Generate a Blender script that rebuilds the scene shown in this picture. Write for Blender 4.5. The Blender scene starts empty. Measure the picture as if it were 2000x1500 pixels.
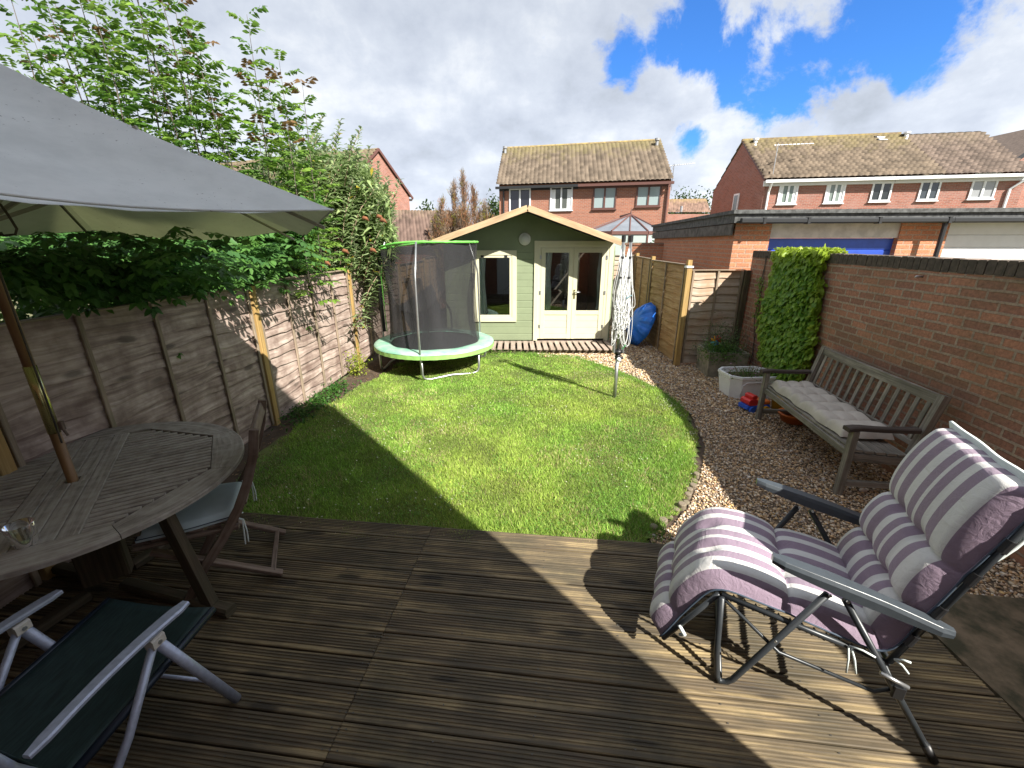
import bpy, math, random
import numpy as np
from mathutils import Vector, Matrix
R = math.radians
random.seed(7); rng = np.random.default_rng(7)
S = bpy.context.scene
COL = S.collection

# ------------------------------------------------------------------ camera
F, CX, CY, TH, CAMH = 821.0, 1000.0, 750.0, math.atan(276/821), 2.05
cd = bpy.data.cameras.new('camera'); cam = bpy.data.objects.new('camera', cd); COL.objects.link(cam)
cd.sensor_width = 36; cd.lens = 36*F/2000; cd.clip_start = 0.03; cd.clip_end = 3000
cam.location = (0, 0, CAMH); cam.rotation_euler = (math.pi/2-TH, 0, 0)
S.camera = cam
# ------------------------------------------------------------------ light
SUN_EL = R(40.0); SUN_DIR = Vector((0.643*math.cos(SUN_EL), -0.766*math.cos(SUN_EL), math.sin(SUN_EL)))
ld = bpy.data.lights.new('sun', 'SUN'); ld.energy = 4.6; ld.angle = R(0.55); ld.color = (1.0, 0.95, 0.86)
sun = bpy.data.objects.new('sun', ld); COL.objects.link(sun)
sun.rotation_euler = SUN_DIR.to_track_quat('Z', 'Y').to_euler()
S.view_settings.view_transform = 'Standard'; S.view_settings.look = 'None'; S.view_settings.gamma = 1
S.view_settings.exposure = 1.38
SKY_STRENGTH = 0.07

def _ray(px, py):
    a = (px-CX)/F; u = (CY-py)/F; c, s = math.cos(TH), math.sin(TH)
    return Vector((a, c+u*s, -s+u*c))
def G(px, py, z=0.0):
    r = _ray(px, py); t = (z-CAMH)/r.z; return Vector((r.x*t, r.y*t, z))
def V(px, py, y):
    r = _ray(px, py); t = y/r.y; return Vector((r.x*t, y, CAMH+r.z*t))
def ON(px, py, p, q):
    n = Vector((-(q[1]-p[1]), q[0]-p[0], 0)); r = _ray(px, py); o = Vector((0, 0, CAMH))
    t = n.dot(Vector((p[0], p[1], 0))-o)/n.dot(r); return o+r*t

w = bpy.data.worlds.new('World'); S.world = w; w.use_nodes = True
nt = w.node_tree; nt.nodes.clear()
def N(nt, t, **k):
    n = nt.nodes.new(t)
    for a, b in k.items():
        if a.startswith('i_'):
            key = a[2:]; key = int(key) if key.isdigit() else key.replace('_', ' ')
            n.inputs[key].default_value = b
        else: setattr(n, a, b)
    return n
def ramp(nt, stops, fac=None, interp='LINEAR'):
    n = nt.nodes.new('ShaderNodeValToRGB'); e = n.color_ramp; e.interpolation = interp
    while len(e.elements) < len(stops): e.elements.new(0.5)
    for el, (p, c) in zip(e.elements, stops):
        el.position = p
        if not hasattr(c, '__len__'): c = (c, c, c)
        el.color = (*c, 1) if len(c) == 3 else c
    if fac is not None: nt.links.new(fac, n.inputs[0])
    return n
def math_(nt, op, a, b=None, clamp=False):
    n = nt.nodes.new('ShaderNodeMath'); n.operation = op; n.use_clamp = clamp
    for i, x in enumerate((a, b)):
        if x is None: continue
        if isinstance(x, (int, float)): n.inputs[i].default_value = x
        else: nt.links.new(x, n.inputs[i])
    return n.outputs[0]
def mixc(nt, fac, a, b, mode='MIX'):
    n = nt.nodes.new('ShaderNodeMix'); n.data_type = 'RGBA'; n.blend_type = mode
    for i, x in ((0, fac), (6, a), (7, b)):
        if isinstance(x, (int, float)): n.inputs[i].default_value = x
        elif hasattr(x, '__len__'): n.inputs[i].default_value = (*x, 1) if len(x) == 3 else x
        else: nt.links.new(x, n.inputs[i])
    return n.outputs[2]
def build_world():
    L = nt.links.new
    tc = N(nt, 'ShaderNodeTexCoord')
    sky = N(nt, 'ShaderNodeTexSky', sky_type='NISHITA', sun_disc=False)
    sky.sun_elevation = SUN_EL; sky.sun_rotation = math.atan2(SUN_DIR.x, SUN_DIR.y)
    sky.altitude = 50; sky.air_density = 1.0; sky.dust_density = 0.4; sky.ozone_density = 2.5
    # dome direction -> flat cloud layer coordinates
    sep = N(nt, 'ShaderNodeSeparateXYZ'); L(tc.outputs['Generated'], sep.inputs[0])
    zz = math_(nt, 'ADD', math_(nt, 'MAXIMUM', sep.outputs[2], 0.0), 0.38)
    cx = math_(nt, 'DIVIDE', sep.outputs[0], zz); cy = math_(nt, 'DIVIDE', sep.outputs[1], zz)
    cmb = N(nt, 'ShaderNodeCombineXYZ'); L(cx, cmb.inputs[0]); L(cy, cmb.inputs[1])
    big = N(nt, 'ShaderNodeTexNoise', i_Scale=2.6, i_Detail=9.0, i_Roughness=0.57); L(cmb.outputs[0], big.inputs['Vector'])
    mp = N(nt, 'ShaderNodeMapping'); mp.inputs['Location'].default_value = (3.1, 7.7, 0); L(cmb.outputs[0], mp.inputs[0])
    edge = N(nt, 'ShaderNodeTexNoise', i_Scale=5.6, i_Detail=10.0, i_Roughness=0.64, i_Distortion=0.2); L(tc.outputs['Generated'], edge.inputs['Vector'])
    # openings in the cloud deck, as directions on the dome
    holes = [((1680, 40), 0.11, 1.0), ((1560, 95), 0.10, .95), ((1440, 105), .085, 1.0), ((1390, 70), 0.09, .95), ((1490, 60), .09, .9), ((1780, 20), 0.09, .95), ((1430, 150), .05, .9),
             ((1215, 120), 0.07, .95), ((1180, 100), .04, .8), ((1345, 275), 0.040, .80), ((1325, 240), .05, .72), ((1780, 130), 0.05, .85), ((1235, 165), 0.035, .85), ((1300, 85), .06, .85)]
    tot = None
    for (px, py), rad, amt in holes:
        d = _ray(px, py).normalized()
        vd = N(nt, 'ShaderNodeVectorMath', operation='DISTANCE'); nn = N(nt, 'ShaderNodeVectorMath', operation='NORMALIZE')
        L(tc.outputs['Generated'], nn.inputs[0]); L(nn.outputs[0], vd.inputs[0]); vd.inputs[1].default_value = d
        m = N(nt, 'ShaderNodeMapRange', interpolation_type='SMOOTHSTEP'); L(vd.outputs['Value'], m.inputs[0])
        m.inputs[1].default_value = 0; m.inputs[2].default_value = rad*1.6; m.inputs[3].default_value = amt; m.inputs[4].default_value = 0
        tot = m.outputs[0] if tot is None else math_(nt, 'MAXIMUM', tot, m.outputs[0])
    e2 = math_(nt, 'MULTIPLY', math_(nt, 'SUBTRACT', edge.outputs[0], 0.5), 3.1)
    e3 = math_(nt, 'ADD', tot, e2)
    blue = N(nt, 'ShaderNodeMapRange', interpolation_type='SMOOTHSTEP'); L(e3, blue.inputs[0])
    blue.inputs[1].default_value = 0.36; blue.inputs[2].default_value = 0.78
    # cloud brightness: billows and grey bases
    sh = math_(nt, 'ADD', math_(nt, 'MULTIPLY', big.outputs[0], 0.62), math_(nt, 'MULTIPLY', edge.outputs[0], 0.38))
    cr = ramp(nt, [(0.33, (0.32, 0.355, 0.41)), (0.43, (0.405, 0.445, 0.52)), (0.51, (0.475, 0.515, 0.585)), (0.58, (0.58, 0.61, 0.655)), (0.67, (0.80, 0.815, 0.83))], sh)
    # brighter band low above the houses
    lowb = N(nt, 'ShaderNodeMapRange'); L(sep.outputs[2], lowb.inputs[0]); lowb.inputs[1].default_value = .06; lowb.inputs[2].default_value = .42; lowb.inputs[3].default_value = 1.12; lowb.inputs[4].default_value = .90
    cl = mixc(nt, 1.0, cr.outputs[0], lowb.outputs[0], 'MULTIPLY')
    k = N(nt, 'ShaderNodeVectorMath', operation='SCALE'); L(cl, k.inputs[0]); k.inputs['Scale'].default_value = 0.62/SKY_STRENGTH
    blu = mixc(nt, 1.0, sky.outputs[0], (0.36, 0.76, 1.30), 'MULTIPLY')
    out = mixc(nt, blue.outputs[0], k.outputs[0], blu)
    bg = N(nt, 'ShaderNodeBackground', i_Strength=SKY_STRENGTH); L(out, bg.inputs[0])
    o = N(nt, 'ShaderNodeOutputWorld'); L(bg.outputs[0], o.inputs[0])
build_world()
w.cycles.sampling_method = 'MANUAL'; w.cycles.sample_map_resolution = 512
S.cycles.use_denoising = True
S.cycles.transparent_max_bounces = 24
S.cycles.max_bounces = 6

# ------------------------------------------------------------------ materials
MATS = {}
def newmat(name):
    m = bpy.data.materials.new(name); m.use_nodes = True; t = m.node_tree; t.nodes.clear()
    b = N(t, 'ShaderNodeBsdfPrincipled'); o = N(t, 'ShaderNodeOutputMaterial'); t.links.new(b.outputs[0], o.inputs[0])
    MATS[name] = m; return m, t, b
def uvmap(t, sx=1, sy=1, rnd=False):
    tc = N(t, 'ShaderNodeTexCoord'); mp = N(t, 'ShaderNodeMapping'); mp.inputs['Scale'].default_value = (sx, sy, 1)
    t.links.new(tc.outputs['UV'], mp.inputs[0]); return mp.outputs[0]
def objmap(t, s=1):
    tc = N(t, 'ShaderNodeTexCoord'); mp = N(t, 'ShaderNodeMapping')
    mp.inputs['Scale'].default_value = s if hasattr(s, '__len__') else (s, s, s)
    t.links.new(tc.outputs['Object'], mp.inputs[0]); return mp.outputs[0]
def noise(t, vec, scale, detail=4, rough=.55, dist=0):
    n = N(t, 'ShaderNodeTexNoise', i_Scale=scale, i_Detail=float(detail), i_Roughness=rough, i_Distortion=float(dist)); t.links.new(vec, n.inputs['Vector']); return n.outputs[0]
def bump(t, b, h, strength=.3, dist=.005):
    n = N(t, 'ShaderNodeBump', i_Strength=strength, i_Distance=dist); t.links.new(h, n.inputs['Height']); t.links.new(n.outputs[0], b.inputs['Normal'])
def wood(name, dark, mid, light, patch=None, con=.18, pscale=3.0, pamt=.5, rough=.8, su=2.2, sv=55, bs=.5, knots=False):
    m, t, b = newmat(name)
    v = uvmap(t, su, sv); g = noise(t, v, 1.0, 6, .6, .6)
    v2 = uvmap(t, 1.2, 6); lo = noise(t, v2, 1.3, 3, .5)
    s = math_(t, 'ADD', math_(t, 'MULTIPLY', g, .65), math_(t, 'MULTIPLY', lo, .35))
    r = ramp(t, [(.5-con, dark), (.5, mid), (.5+con, light)], s); c = r.outputs[0]
    if patch is not None:
        p = noise(t, objmap(t), pscale, 7, .62); pr = ramp(t, [(.5-.1, 0), (.66, 1)], p)
        c = mixc(t, math_(t, 'MULTIPLY', pr.outputs[0], pamt), c, patch)
    if knots:
        vo = N(t, 'ShaderNodeTexVoronoi', i_Scale=1.0); t.links.new(uvmap(t, 2.1, 7.0), vo.inputs['Vector'])
        kr = ramp(t, [(.0, 1), (.12, .9), (.20, 0)], vo.outputs['Distance'])
        c = mixc(t, math_(t, 'MULTIPLY', kr.outputs[0], .75), c, tuple(x*.35 for x in dark))
    t.links.new(c, b.inputs['Base Color']); b.inputs['Roughness'].default_value = rough
    bump(t, b, g, bs, .003); return m
def plain(name, col, rough=.6, metal=0, var=.0, vscale=8, bs=0, bscale=60, col2=None, spec=None):
    m, t, b = newmat(name); b.inputs['Roughness'].default_value = rough; b.inputs['Metallic'].default_value = metal
    if spec is not None: b.inputs['Specular IOR Level'].default_value = spec
    if var > 0 or col2:
        n = noise(t, objmap(t), vscale, 6, .6); c2 = col2 or tuple(x*(1-var) for x in col)
        r = ramp(t, [(.38, c2), (.62, col)], n); t.links.new(r.outputs[0], b.inputs['Base Color'])
    else: b.inputs['Base Color'].default_value = (*col, 1)
    if bs: bump(t, b, noise(t, objmap(t), bscale, 4), bs, .002)
    return m
def brick(name, c1, c2, mortar, dirt=None, damt=.3, bs=.8, bwid=.225, bh=.075, mort=.011, spots=False, off=.5):
    m, t, b = newmat(name)
    bt = N(t, 'ShaderNodeTexBrick', offset=off); v = uvmap(t)
    wob = N(t, 'ShaderNodeTexNoise', i_Scale=9.0, i_Detail=3.0); t.links.new(v, wob.inputs['Vector'])
    ad = N(t, 'ShaderNodeVectorMath', operation='MULTIPLY_ADD'); t.links.new(wob.outputs['Color'], ad.inputs[0]); ad.inputs[1].default_value = (.008, .008, 0); t.links.new(v, ad.inputs[2])
    t.links.new(ad.outputs[0], bt.inputs['Vector'])
    for k, x in (('Color1', c1), ('Color2', c2), ('Mortar', mortar)): bt.inputs[k].default_value = (*x, 1)
    for k, x in (('Scale', 1), ('Mortar Size', mort), ('Mortar Smooth', .25), ('Bias', 0), ('Brick Width', bwid), ('Row Height', bh)): bt.inputs[k].default_value = x
    n1 = noise(t, uvmap(t), 38, 6, .72); c = mixc(t, .75, bt.outputs['Color'], ramp(t, [(.3, .4), (.7, 1.4)], n1).outputs[0], 'MULTIPLY')
    n2 = noise(t, uvmap(t), 1.7, 6, .65)
    if dirt: c = mixc(t, math_(t, 'MULTIPLY', ramp(t, [(.42, 0), (.68, 1)], n2).outputs[0], damt), c, dirt)
    if spots:
        n3 = noise(t, uvmap(t), 38, 3, .5); n4 = noise(t, uvmap(t), 3, 2, .5)
        c = mixc(t, math_(t, 'MULTIPLY', ramp(t, [(.70, 0), (.74, .6)], n3).outputs[0], ramp(t, [(.45, 0), (.6, 1)], n4).outputs[0]), c, (.42, .38, .30))
    t.links.new(c, b.inputs['Base Color']); b.inputs['Roughness'].default_value = .9
    h = math_(t, 'ADD', math_(t, 'MULTIPLY', bt.outputs['Fac'], -1.0), math_(t, 'MULTIPLY', n1, .45)); bump(t, b, h, bs, .008)
    return m
def attrmat(name, rough=.7, trans=0, spec=.3, attr='Col', sheen=0):
    m, t, b = newmat(name); a = N(t, 'ShaderNodeAttribute', attribute_name=attr); t.links.new(a.outputs['Color'], b.inputs['Base Color'])
    b.inputs['Roughness'].default_value = rough; b.inputs['Specular IOR Level'].default_value = spec
    if trans:
        o = [n for n in t.nodes if n.type == 'OUTPUT_MATERIAL'][0]; tr = N(t, 'ShaderNodeBsdfTranslucent'); mx = N(t, 'ShaderNodeMixShader', i_0=trans)
        t.links.new(mixc(t, .6, a.outputs['Color'], (.62, .9, .12), 'MULTIPLY') if False else a.outputs['Color'], tr.inputs[0])
        t.links.new(b.outputs[0], mx.inputs[1]); t.links.new(tr.outputs[0], mx.inputs[2]); t.links.new(mx.outputs[0], o.inputs[0])
    return m

M_decking = wood('decking', (.034, .025, .017), (.125, .092, .052), (.40, .30, .15), patch=(.045, .040, .024), pscale=2.6, pamt=.75, knots=True, su=1.6, sv=40, rough=.72)
M_tablewood = wood('table wood', (.12, .10, .085), (.29, .255, .22), (.46, .42, .37), patch=(.50, .47, .42), pscale=16, pamt=.45, rough=.85)
M_tableleg = wood('table leg wood', (.030, .023, .015), (.075, .055, .033), (.14, .105, .065), patch=(.05, .06, .025), pscale=6, pamt=.4)
M_chairwood = wood('chair wood', (.045, .027, .019), (.12, .078, .056), (.26, .19, .145), patch=(.27, .22, .18), pscale=9, pamt=.35)
M_benchwood = wood('bench wood', (.08, .07, .058), (.20, .178, .15), (.37, .335, .29), patch=(.05, .055, .03), pscale=7, pamt=.4)
M_bencharm = wood('bench arm wood', (.025, .018, .014), (.055, .040, .032), (.10, .075, .06))
M_fence = wood('fence board', (.20, .145, .12), (.38, .295, .25), (.54, .44, .385), patch=(.13, .08, .065), con=.12, pscale=5, pamt=.7, knots=True, su=1.5, sv=30)
M_batten = wood('fence batten', (.12, .09, .065), (.27, .205, .15), (.42, .33, .25), patch=(.12, .11, .06), pscale=4, pamt=.5)
M_post = wood('fence post', (.20, .12, .035), (.38, .235, .075), (.50, .34, .13), patch=(.22, .17, .09), pscale=3, pamt=.4)
M_fencetan = wood('fence board tan', (.22, .13, .055), (.38, .245, .115), (.52, .37, .20), patch=(.32, .16, .06), pscale=4, pamt=.55, su=1.5, sv=30)
M_fencegrey = wood('fence board grey', (.27, .22, .17), (.42, .36, .29), (.55, .49, .41), patch=(.30, .15, .06), pscale=1.6, pamt=.75, su=1.5, sv=30)
M_barge = wood('bargeboard wood', (.27, .18, .10), (.44, .31, .18), (.55, .42, .27), patch=(.35, .26, .17), pscale=4, pamt=.5, su=2, sv=22, bs=.2)
M_pallet = wood('pallet wood', (.22, .165, .13), (.36, .285, .235), (.47, .39, .33), patch=(.2, .16, .12), pscale=5, pamt=.4)
M_edgelog = wood('log edging wood', (.10, .08, .055), (.19, .15, .11), (.29, .24, .175), patch=(.14, .14, .07), pscale=8, pamt=.4)
M_green = plain('sage paint', (.22, .265, .16), .6, var=.10, vscale=3, bs=.12, bscale=40)
M_cream = plain('cream paint', (.58, .56, .405), .5, var=.06, vscale=5, bs=.08)
M_glassdark = plain('window glass', (.015, .017, .016), .03, spec=.9)
def clear_glass():
    m, t, b = newmat('clear glass'); b.inputs['Base Color'].default_value = (.92, .97, .96, 1); b.inputs['Roughness'].default_value = .02; b.inputs['Transmission Weight'].default_value = 1; b.inputs['IOR'].default_value = 1.45; return m
M_clear = clear_glass()
def thin_glass():
    m, t, b = newmat('pane glass'); o = [n for n in t.nodes if n.type == 'OUTPUT_MATERIAL'][0]
    tr = N(t, 'ShaderNodeBsdfTransparent'); gl = N(t, 'ShaderNodeBsdfGlossy', i_Roughness=.02); fr = N(t, 'ShaderNodeFresnel', i_IOR=1.5); mx = N(t, 'ShaderNodeMixShader')
    t.links.new(math_(t, 'ADD', math_(t, 'MULTIPLY', fr.outputs[0], 1.4), .03, True), mx.inputs[0]); tr.inputs[0].default_value = (.85, .9, .88, 1)
    t.links.new(tr.outputs[0], mx.inputs[1]); t.links.new(gl.outputs[0], mx.inputs[2]); t.links.new(mx.outputs[0], o.inputs[0]); return m
M_pane = thin_glass()
M_room = plain('room interior', (.06, .045, .035), .9, var=.3)
M_curtain = plain('white curtain', (.85, .87, .88), .8, var=.08)
M_brickwall = brick('garden wall brick', (.43, .195, .12), (.25, .12, .083), (.36, .27, .20), dirt=(.15, .105, .055), damt=.55, spots=True, bs=1.0)
M_coping = brick('coping brick', (.105, .080, .062), (.075, .060, .047), (.045, .036, .028), dirt=(.06, .055, .035), damt=.4, bwid=.075, bh=.16, mort=.006, bs=1.0, off=0)
M_brickhouse = brick('house brick', (.40, .155, .092), (.29, .11, .07), (.34, .25, .20), dirt=(.30, .14, .10), damt=.35, bs=.4)
M_brickfar = brick('terrace brick', (.36, .13, .088), (.25, .092, .067), (.33, .24, .195), dirt=(.36, .22, .19), damt=.45, bs=.4)
M_brickgar = brick('garage brick', (.58, .245, .125), (.47, .19, .10), (.42, .30, .22), dirt=(.40, .17, .10), damt=.3, bs=.6)
M_copingtop = plain('coping mortar', (.42, .30, .24), .9, var=.3, vscale=9)
M_tile = attrmat('roof tile', .85)
M_upvc = plain('white plastic frame', (.80, .82, .84), .35)
M_brownframe = plain('brown window frame', (.12, .055, .045), .45)
M_gutterblack = plain('black gutter plastic', (.022, .023, .025), .4)
M_felt = plain('roofing felt', (.12, .125, .125), .9, col2=(.05, .052, .052), vscale=14, bs=.6, bscale=90)
M_bluedoor = plain('blue painted metal', (.03, .085, .48), .35, var=.15)
M_whitedoor = plain('white painted metal', (.72, .74, .76), .4, var=.06)
M_panelwhite = plain('weathered white board', (.60, .58, .56), .7, var=.25, vscale=6)
M_metal = plain('galvanised steel', (.48, .49, .50), .38, metal=.85, var=.15, vscale=20)
M_alu = plain('painted aluminium', (.42, .46, .58), .38, metal=.35, var=.18, vscale=40, bs=.15, bscale=300)
M_aluwhite = plain('cream plastic joint', (.62, .58, .52), .5, var=.15, vscale=30)
M_darkmetal = plain('charcoal tube', (.035, .040, .045), .38, metal=.2, var=.2)
M_armplastic = plain('charcoal arm plastic', (.050, .060, .070), .32, var=.12, vscale=30, bs=.1, bscale=400)
M_screw = plain('steel screw', (.6, .6, .58), .3, metal=.9)
M_black = plain('black plastic', (.015, .015, .016), .45)
M_padgreen = plain('faded green vinyl', (.19, .42, .30), .5, col2=(.34, .47, .385), vscale=6, bs=.15)
M_skirt = plain('lime skirt', (.27, .50, .14), .5, var=.15, vscale=8)
M_lime = plain('lime sleeve', (.16, .55, .09), .5, var=.2, vscale=14, bs=.4, bscale=60)
M_mat = plain('jumping mat', (.030, .031, .034), .65, var=.3, vscale=4)
def net_mat():
    m, t, b = newmat('safety net'); o = [n for n in t.nodes if n.type == 'OUTPUT_MATERIAL'][0]
    b.inputs['Base Color'].default_value = (.022, .022, .025, 1); b.inputs['Roughness'].default_value = .9
    tr = N(t, 'ShaderNodeBsdfTransparent'); mx = N(t, 'ShaderNodeMixShader'); n = noise(t, objmap(t, (1, 1, .3)), 4, 3)
    t.links.new(ramp(t, [(.35, .62), (.65, .80)], n).outputs[0], mx.inputs[0])
    t.links.new(tr.outputs[0], mx.inputs[1]); t.links.new(b.outputs[0], mx.inputs[2]); t.links.new(mx.outputs[0], o.inputs[0]); return m
M_net = net_mat()
M_cord = plain('white cord', (.78, .79, .78), .5)
M_bluetub = plain('blue plastic', (.02, .20, .85), .35, var=.12, vscale=10)
def canopy_mat():
    m, t, b = newmat('parasol fabric'); o = [n for n in t.nodes if n.type == 'OUTPUT_MATERIAL'][0]
    n = noise(t, objmap(t), 5, 7, .65); r = ramp(t, [(.35, (.60, .64, .64)), (.6, (.70, .74, .74))], n)
    sp = noise(t, objmap(t), 70, 2, .5); sp2 = noise(t, objmap(t), 2.5, 2)
    c = mixc(t, math_(t, 'MULTIPLY', ramp(t, [(.70, 0), (.73, .8)], sp).outputs[0], ramp(t, [(.42, 0), (.6, 1)], sp2).outputs[0]), r.outputs[0], (.12, .12, .10))
    t.links.new(c, b.inputs['Base Color']); b.inputs['Roughness'].default_value = .85
    tr = N(t, 'ShaderNodeBsdfTranslucent'); t.links.new(mixc(t, 1, c, (.62, .62, .30), 'MULTIPLY'), tr.inputs[0]); mx = N(t, 'ShaderNodeMixShader', i_0=.16)
    fine = noise(t, objmap(t), 350, 2); bump(t, b, fine, .15, .001)
    t.links.new(b.outputs[0], mx.inputs[1]); t.links.new(tr.outputs[0], mx.inputs[2]); t.links.new(mx.outputs[0], o.inputs[0]); return m
M_canopy = canopy_mat()
M_pole = wood('parasol pole wood', (.12, .062, .025), (.21, .115, .045), (.30, .175, .075), rough=.5, su=2, sv=14, bs=.1)
M_ribwood = wood('pale rib wood', (.22, .22, .17), (.31, .31, .25), (.38, .38, .31))
M_brass = plain('brass sleeve', (.55, .50, .22), .25, metal=.9)
def stripes():
    m, t, b = newmat('striped cushion fabric'); tc = N(t, 'ShaderNodeTexCoord'); sp = N(t, 'ShaderNodeSeparateXYZ'); t.links.new(tc.outputs['UV'], sp.inputs[0])
    P = (.25, .185, .245); C = (.60, .59, .57)
    st = [(0, P), (.06, C), (.19, P), (.285, C), (.36, P), (.44, C), (.475, P), (.555, C), (.655, P), (.745, C), (.80, P), (.875, C), (.925, P), (.965, C)]
    r = ramp(t, st, sp.outputs[1], 'CONSTANT'); n = noise(t, objmap(t), 6, 5); c = mixc(t, .5, r.outputs[0], ramp(t, [(.3, .8), (.7, 1.1)], n).outputs[0], 'MULTIPLY')
    t.links.new(c, b.inputs['Base Color']); b.inputs['Roughness'].default_value = .8; b.inputs['Sheen Weight'].default_value = .15
    wr = math_(t, 'ADD', math_(t, 'MULTIPLY', noise(t, objmap(t, (1, .45, 1)), 22, 4, .55, 1.5), 1.3), math_(t, 'MULTIPLY', noise(t, objmap(t), 420, 2), .25)); bump(t, b, wr, .45, .009); return m
M_stripe = stripes()
M_cushback = plain('white cushion backing', (.62, .68, .66), .8, var=.1, bs=.3, bscale=30)
M_cushgrey = plain('stone grey cushion', (.50, .455, .40), .9, var=.2, vscale=5, bs=.5, bscale=35)
M_seatblue = plain('pale blue cushion', (.50, .60, .62), .85, var=.12, vscale=5, bs=.25, bscale=50)
M_piping = plain('dark piping', (.04, .06, .09), .7)
def mesh_fabric():
    m, t, b = newmat('dark green mesh fabric'); v = uvmap(t, 1, 1); n = noise(t, objmap(t, (20, 160, 20)), 1, 3)
    t.links.new(ramp(t, [(.35, (.006, .017, .018)), (.65, (.016, .038, .038))], n).outputs[0], b.inputs['Base Color']); b.inputs['Roughness'].default_value = .6; bump(t, b, n, .2, .002); return m
M_texti = mesh_fabric()
M_concrete = plain('concrete planter', (.30, .27, .22), .95, col2=(.17, .155, .12), vscale=7, bs=.5, bscale=50)
M_slab = plain('mossy concrete', (.17, .125, .08), .95, col2=(.05, .045, .024), vscale=7, bs=1.0, bscale=45)
M_whitepl = plain('white plastic planter', (.84, .86, .88), .4, var=.08)
M_soil = plain('soil', (.085, .055, .036), .95, col2=(.045, .030, .020), vscale=9, bs=1, bscale=40)
M_lawn = plain('lawn turf', (.12, .15, .035), .95, col2=(.085, .095, .03), vscale=5, bs=1, bscale=120)
M_grav = plain('gravel bed', (.17, .12, .075), .95, col2=(.06, .045, .03), vscale=60, bs=1, bscale=120)
M_earth = plain('earth', (.11, .13, .05), .95, col2=(.14, .11, .06), vscale=.6)
M_leaf = attrmat('leaf', .45, trans=.45, spec=.4)
M_grass = attrmat('grass blade', .55, trans=.35, spec=.3)
M_pebble = attrmat('pebble', .6, spec=.45)
M_bark = plain('bark', (.10, .085, .065), .9, var=.5, vscale=12, bs=.8, bscale=30)
M_lead = plain('lead grey', (.28, .29, .31), .6, var=.2)
M_red = plain('red plastic', (.62, .03, .03), .35); M_yellow = plain('yellow plastic', (.75, .42, .02), .35); M_orange = plain('orange plastic', (.62, .15, .03), .4); M_blue2 = plain('blue toy plastic', (.03, .12, .62), .35)
M_teal = plain('turquoise foil', (.15, .5, .55), .4)
M_lampw = plain('bulkhead lamp plastic', (.62, .64, .60), .5, var=.05)
M_rust = plain('dead flower brown', (.22, .085, .035), .9, var=.4, vscale=30)
M_pink = plain('pink petals', (.6, .25, .5), .6); M_stone = plain('pale stone', (.55, .45, .38), .7, var=.2)
M_twig = plain('pale twig', (.30, .22, .15), .8, var=.3)

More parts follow.
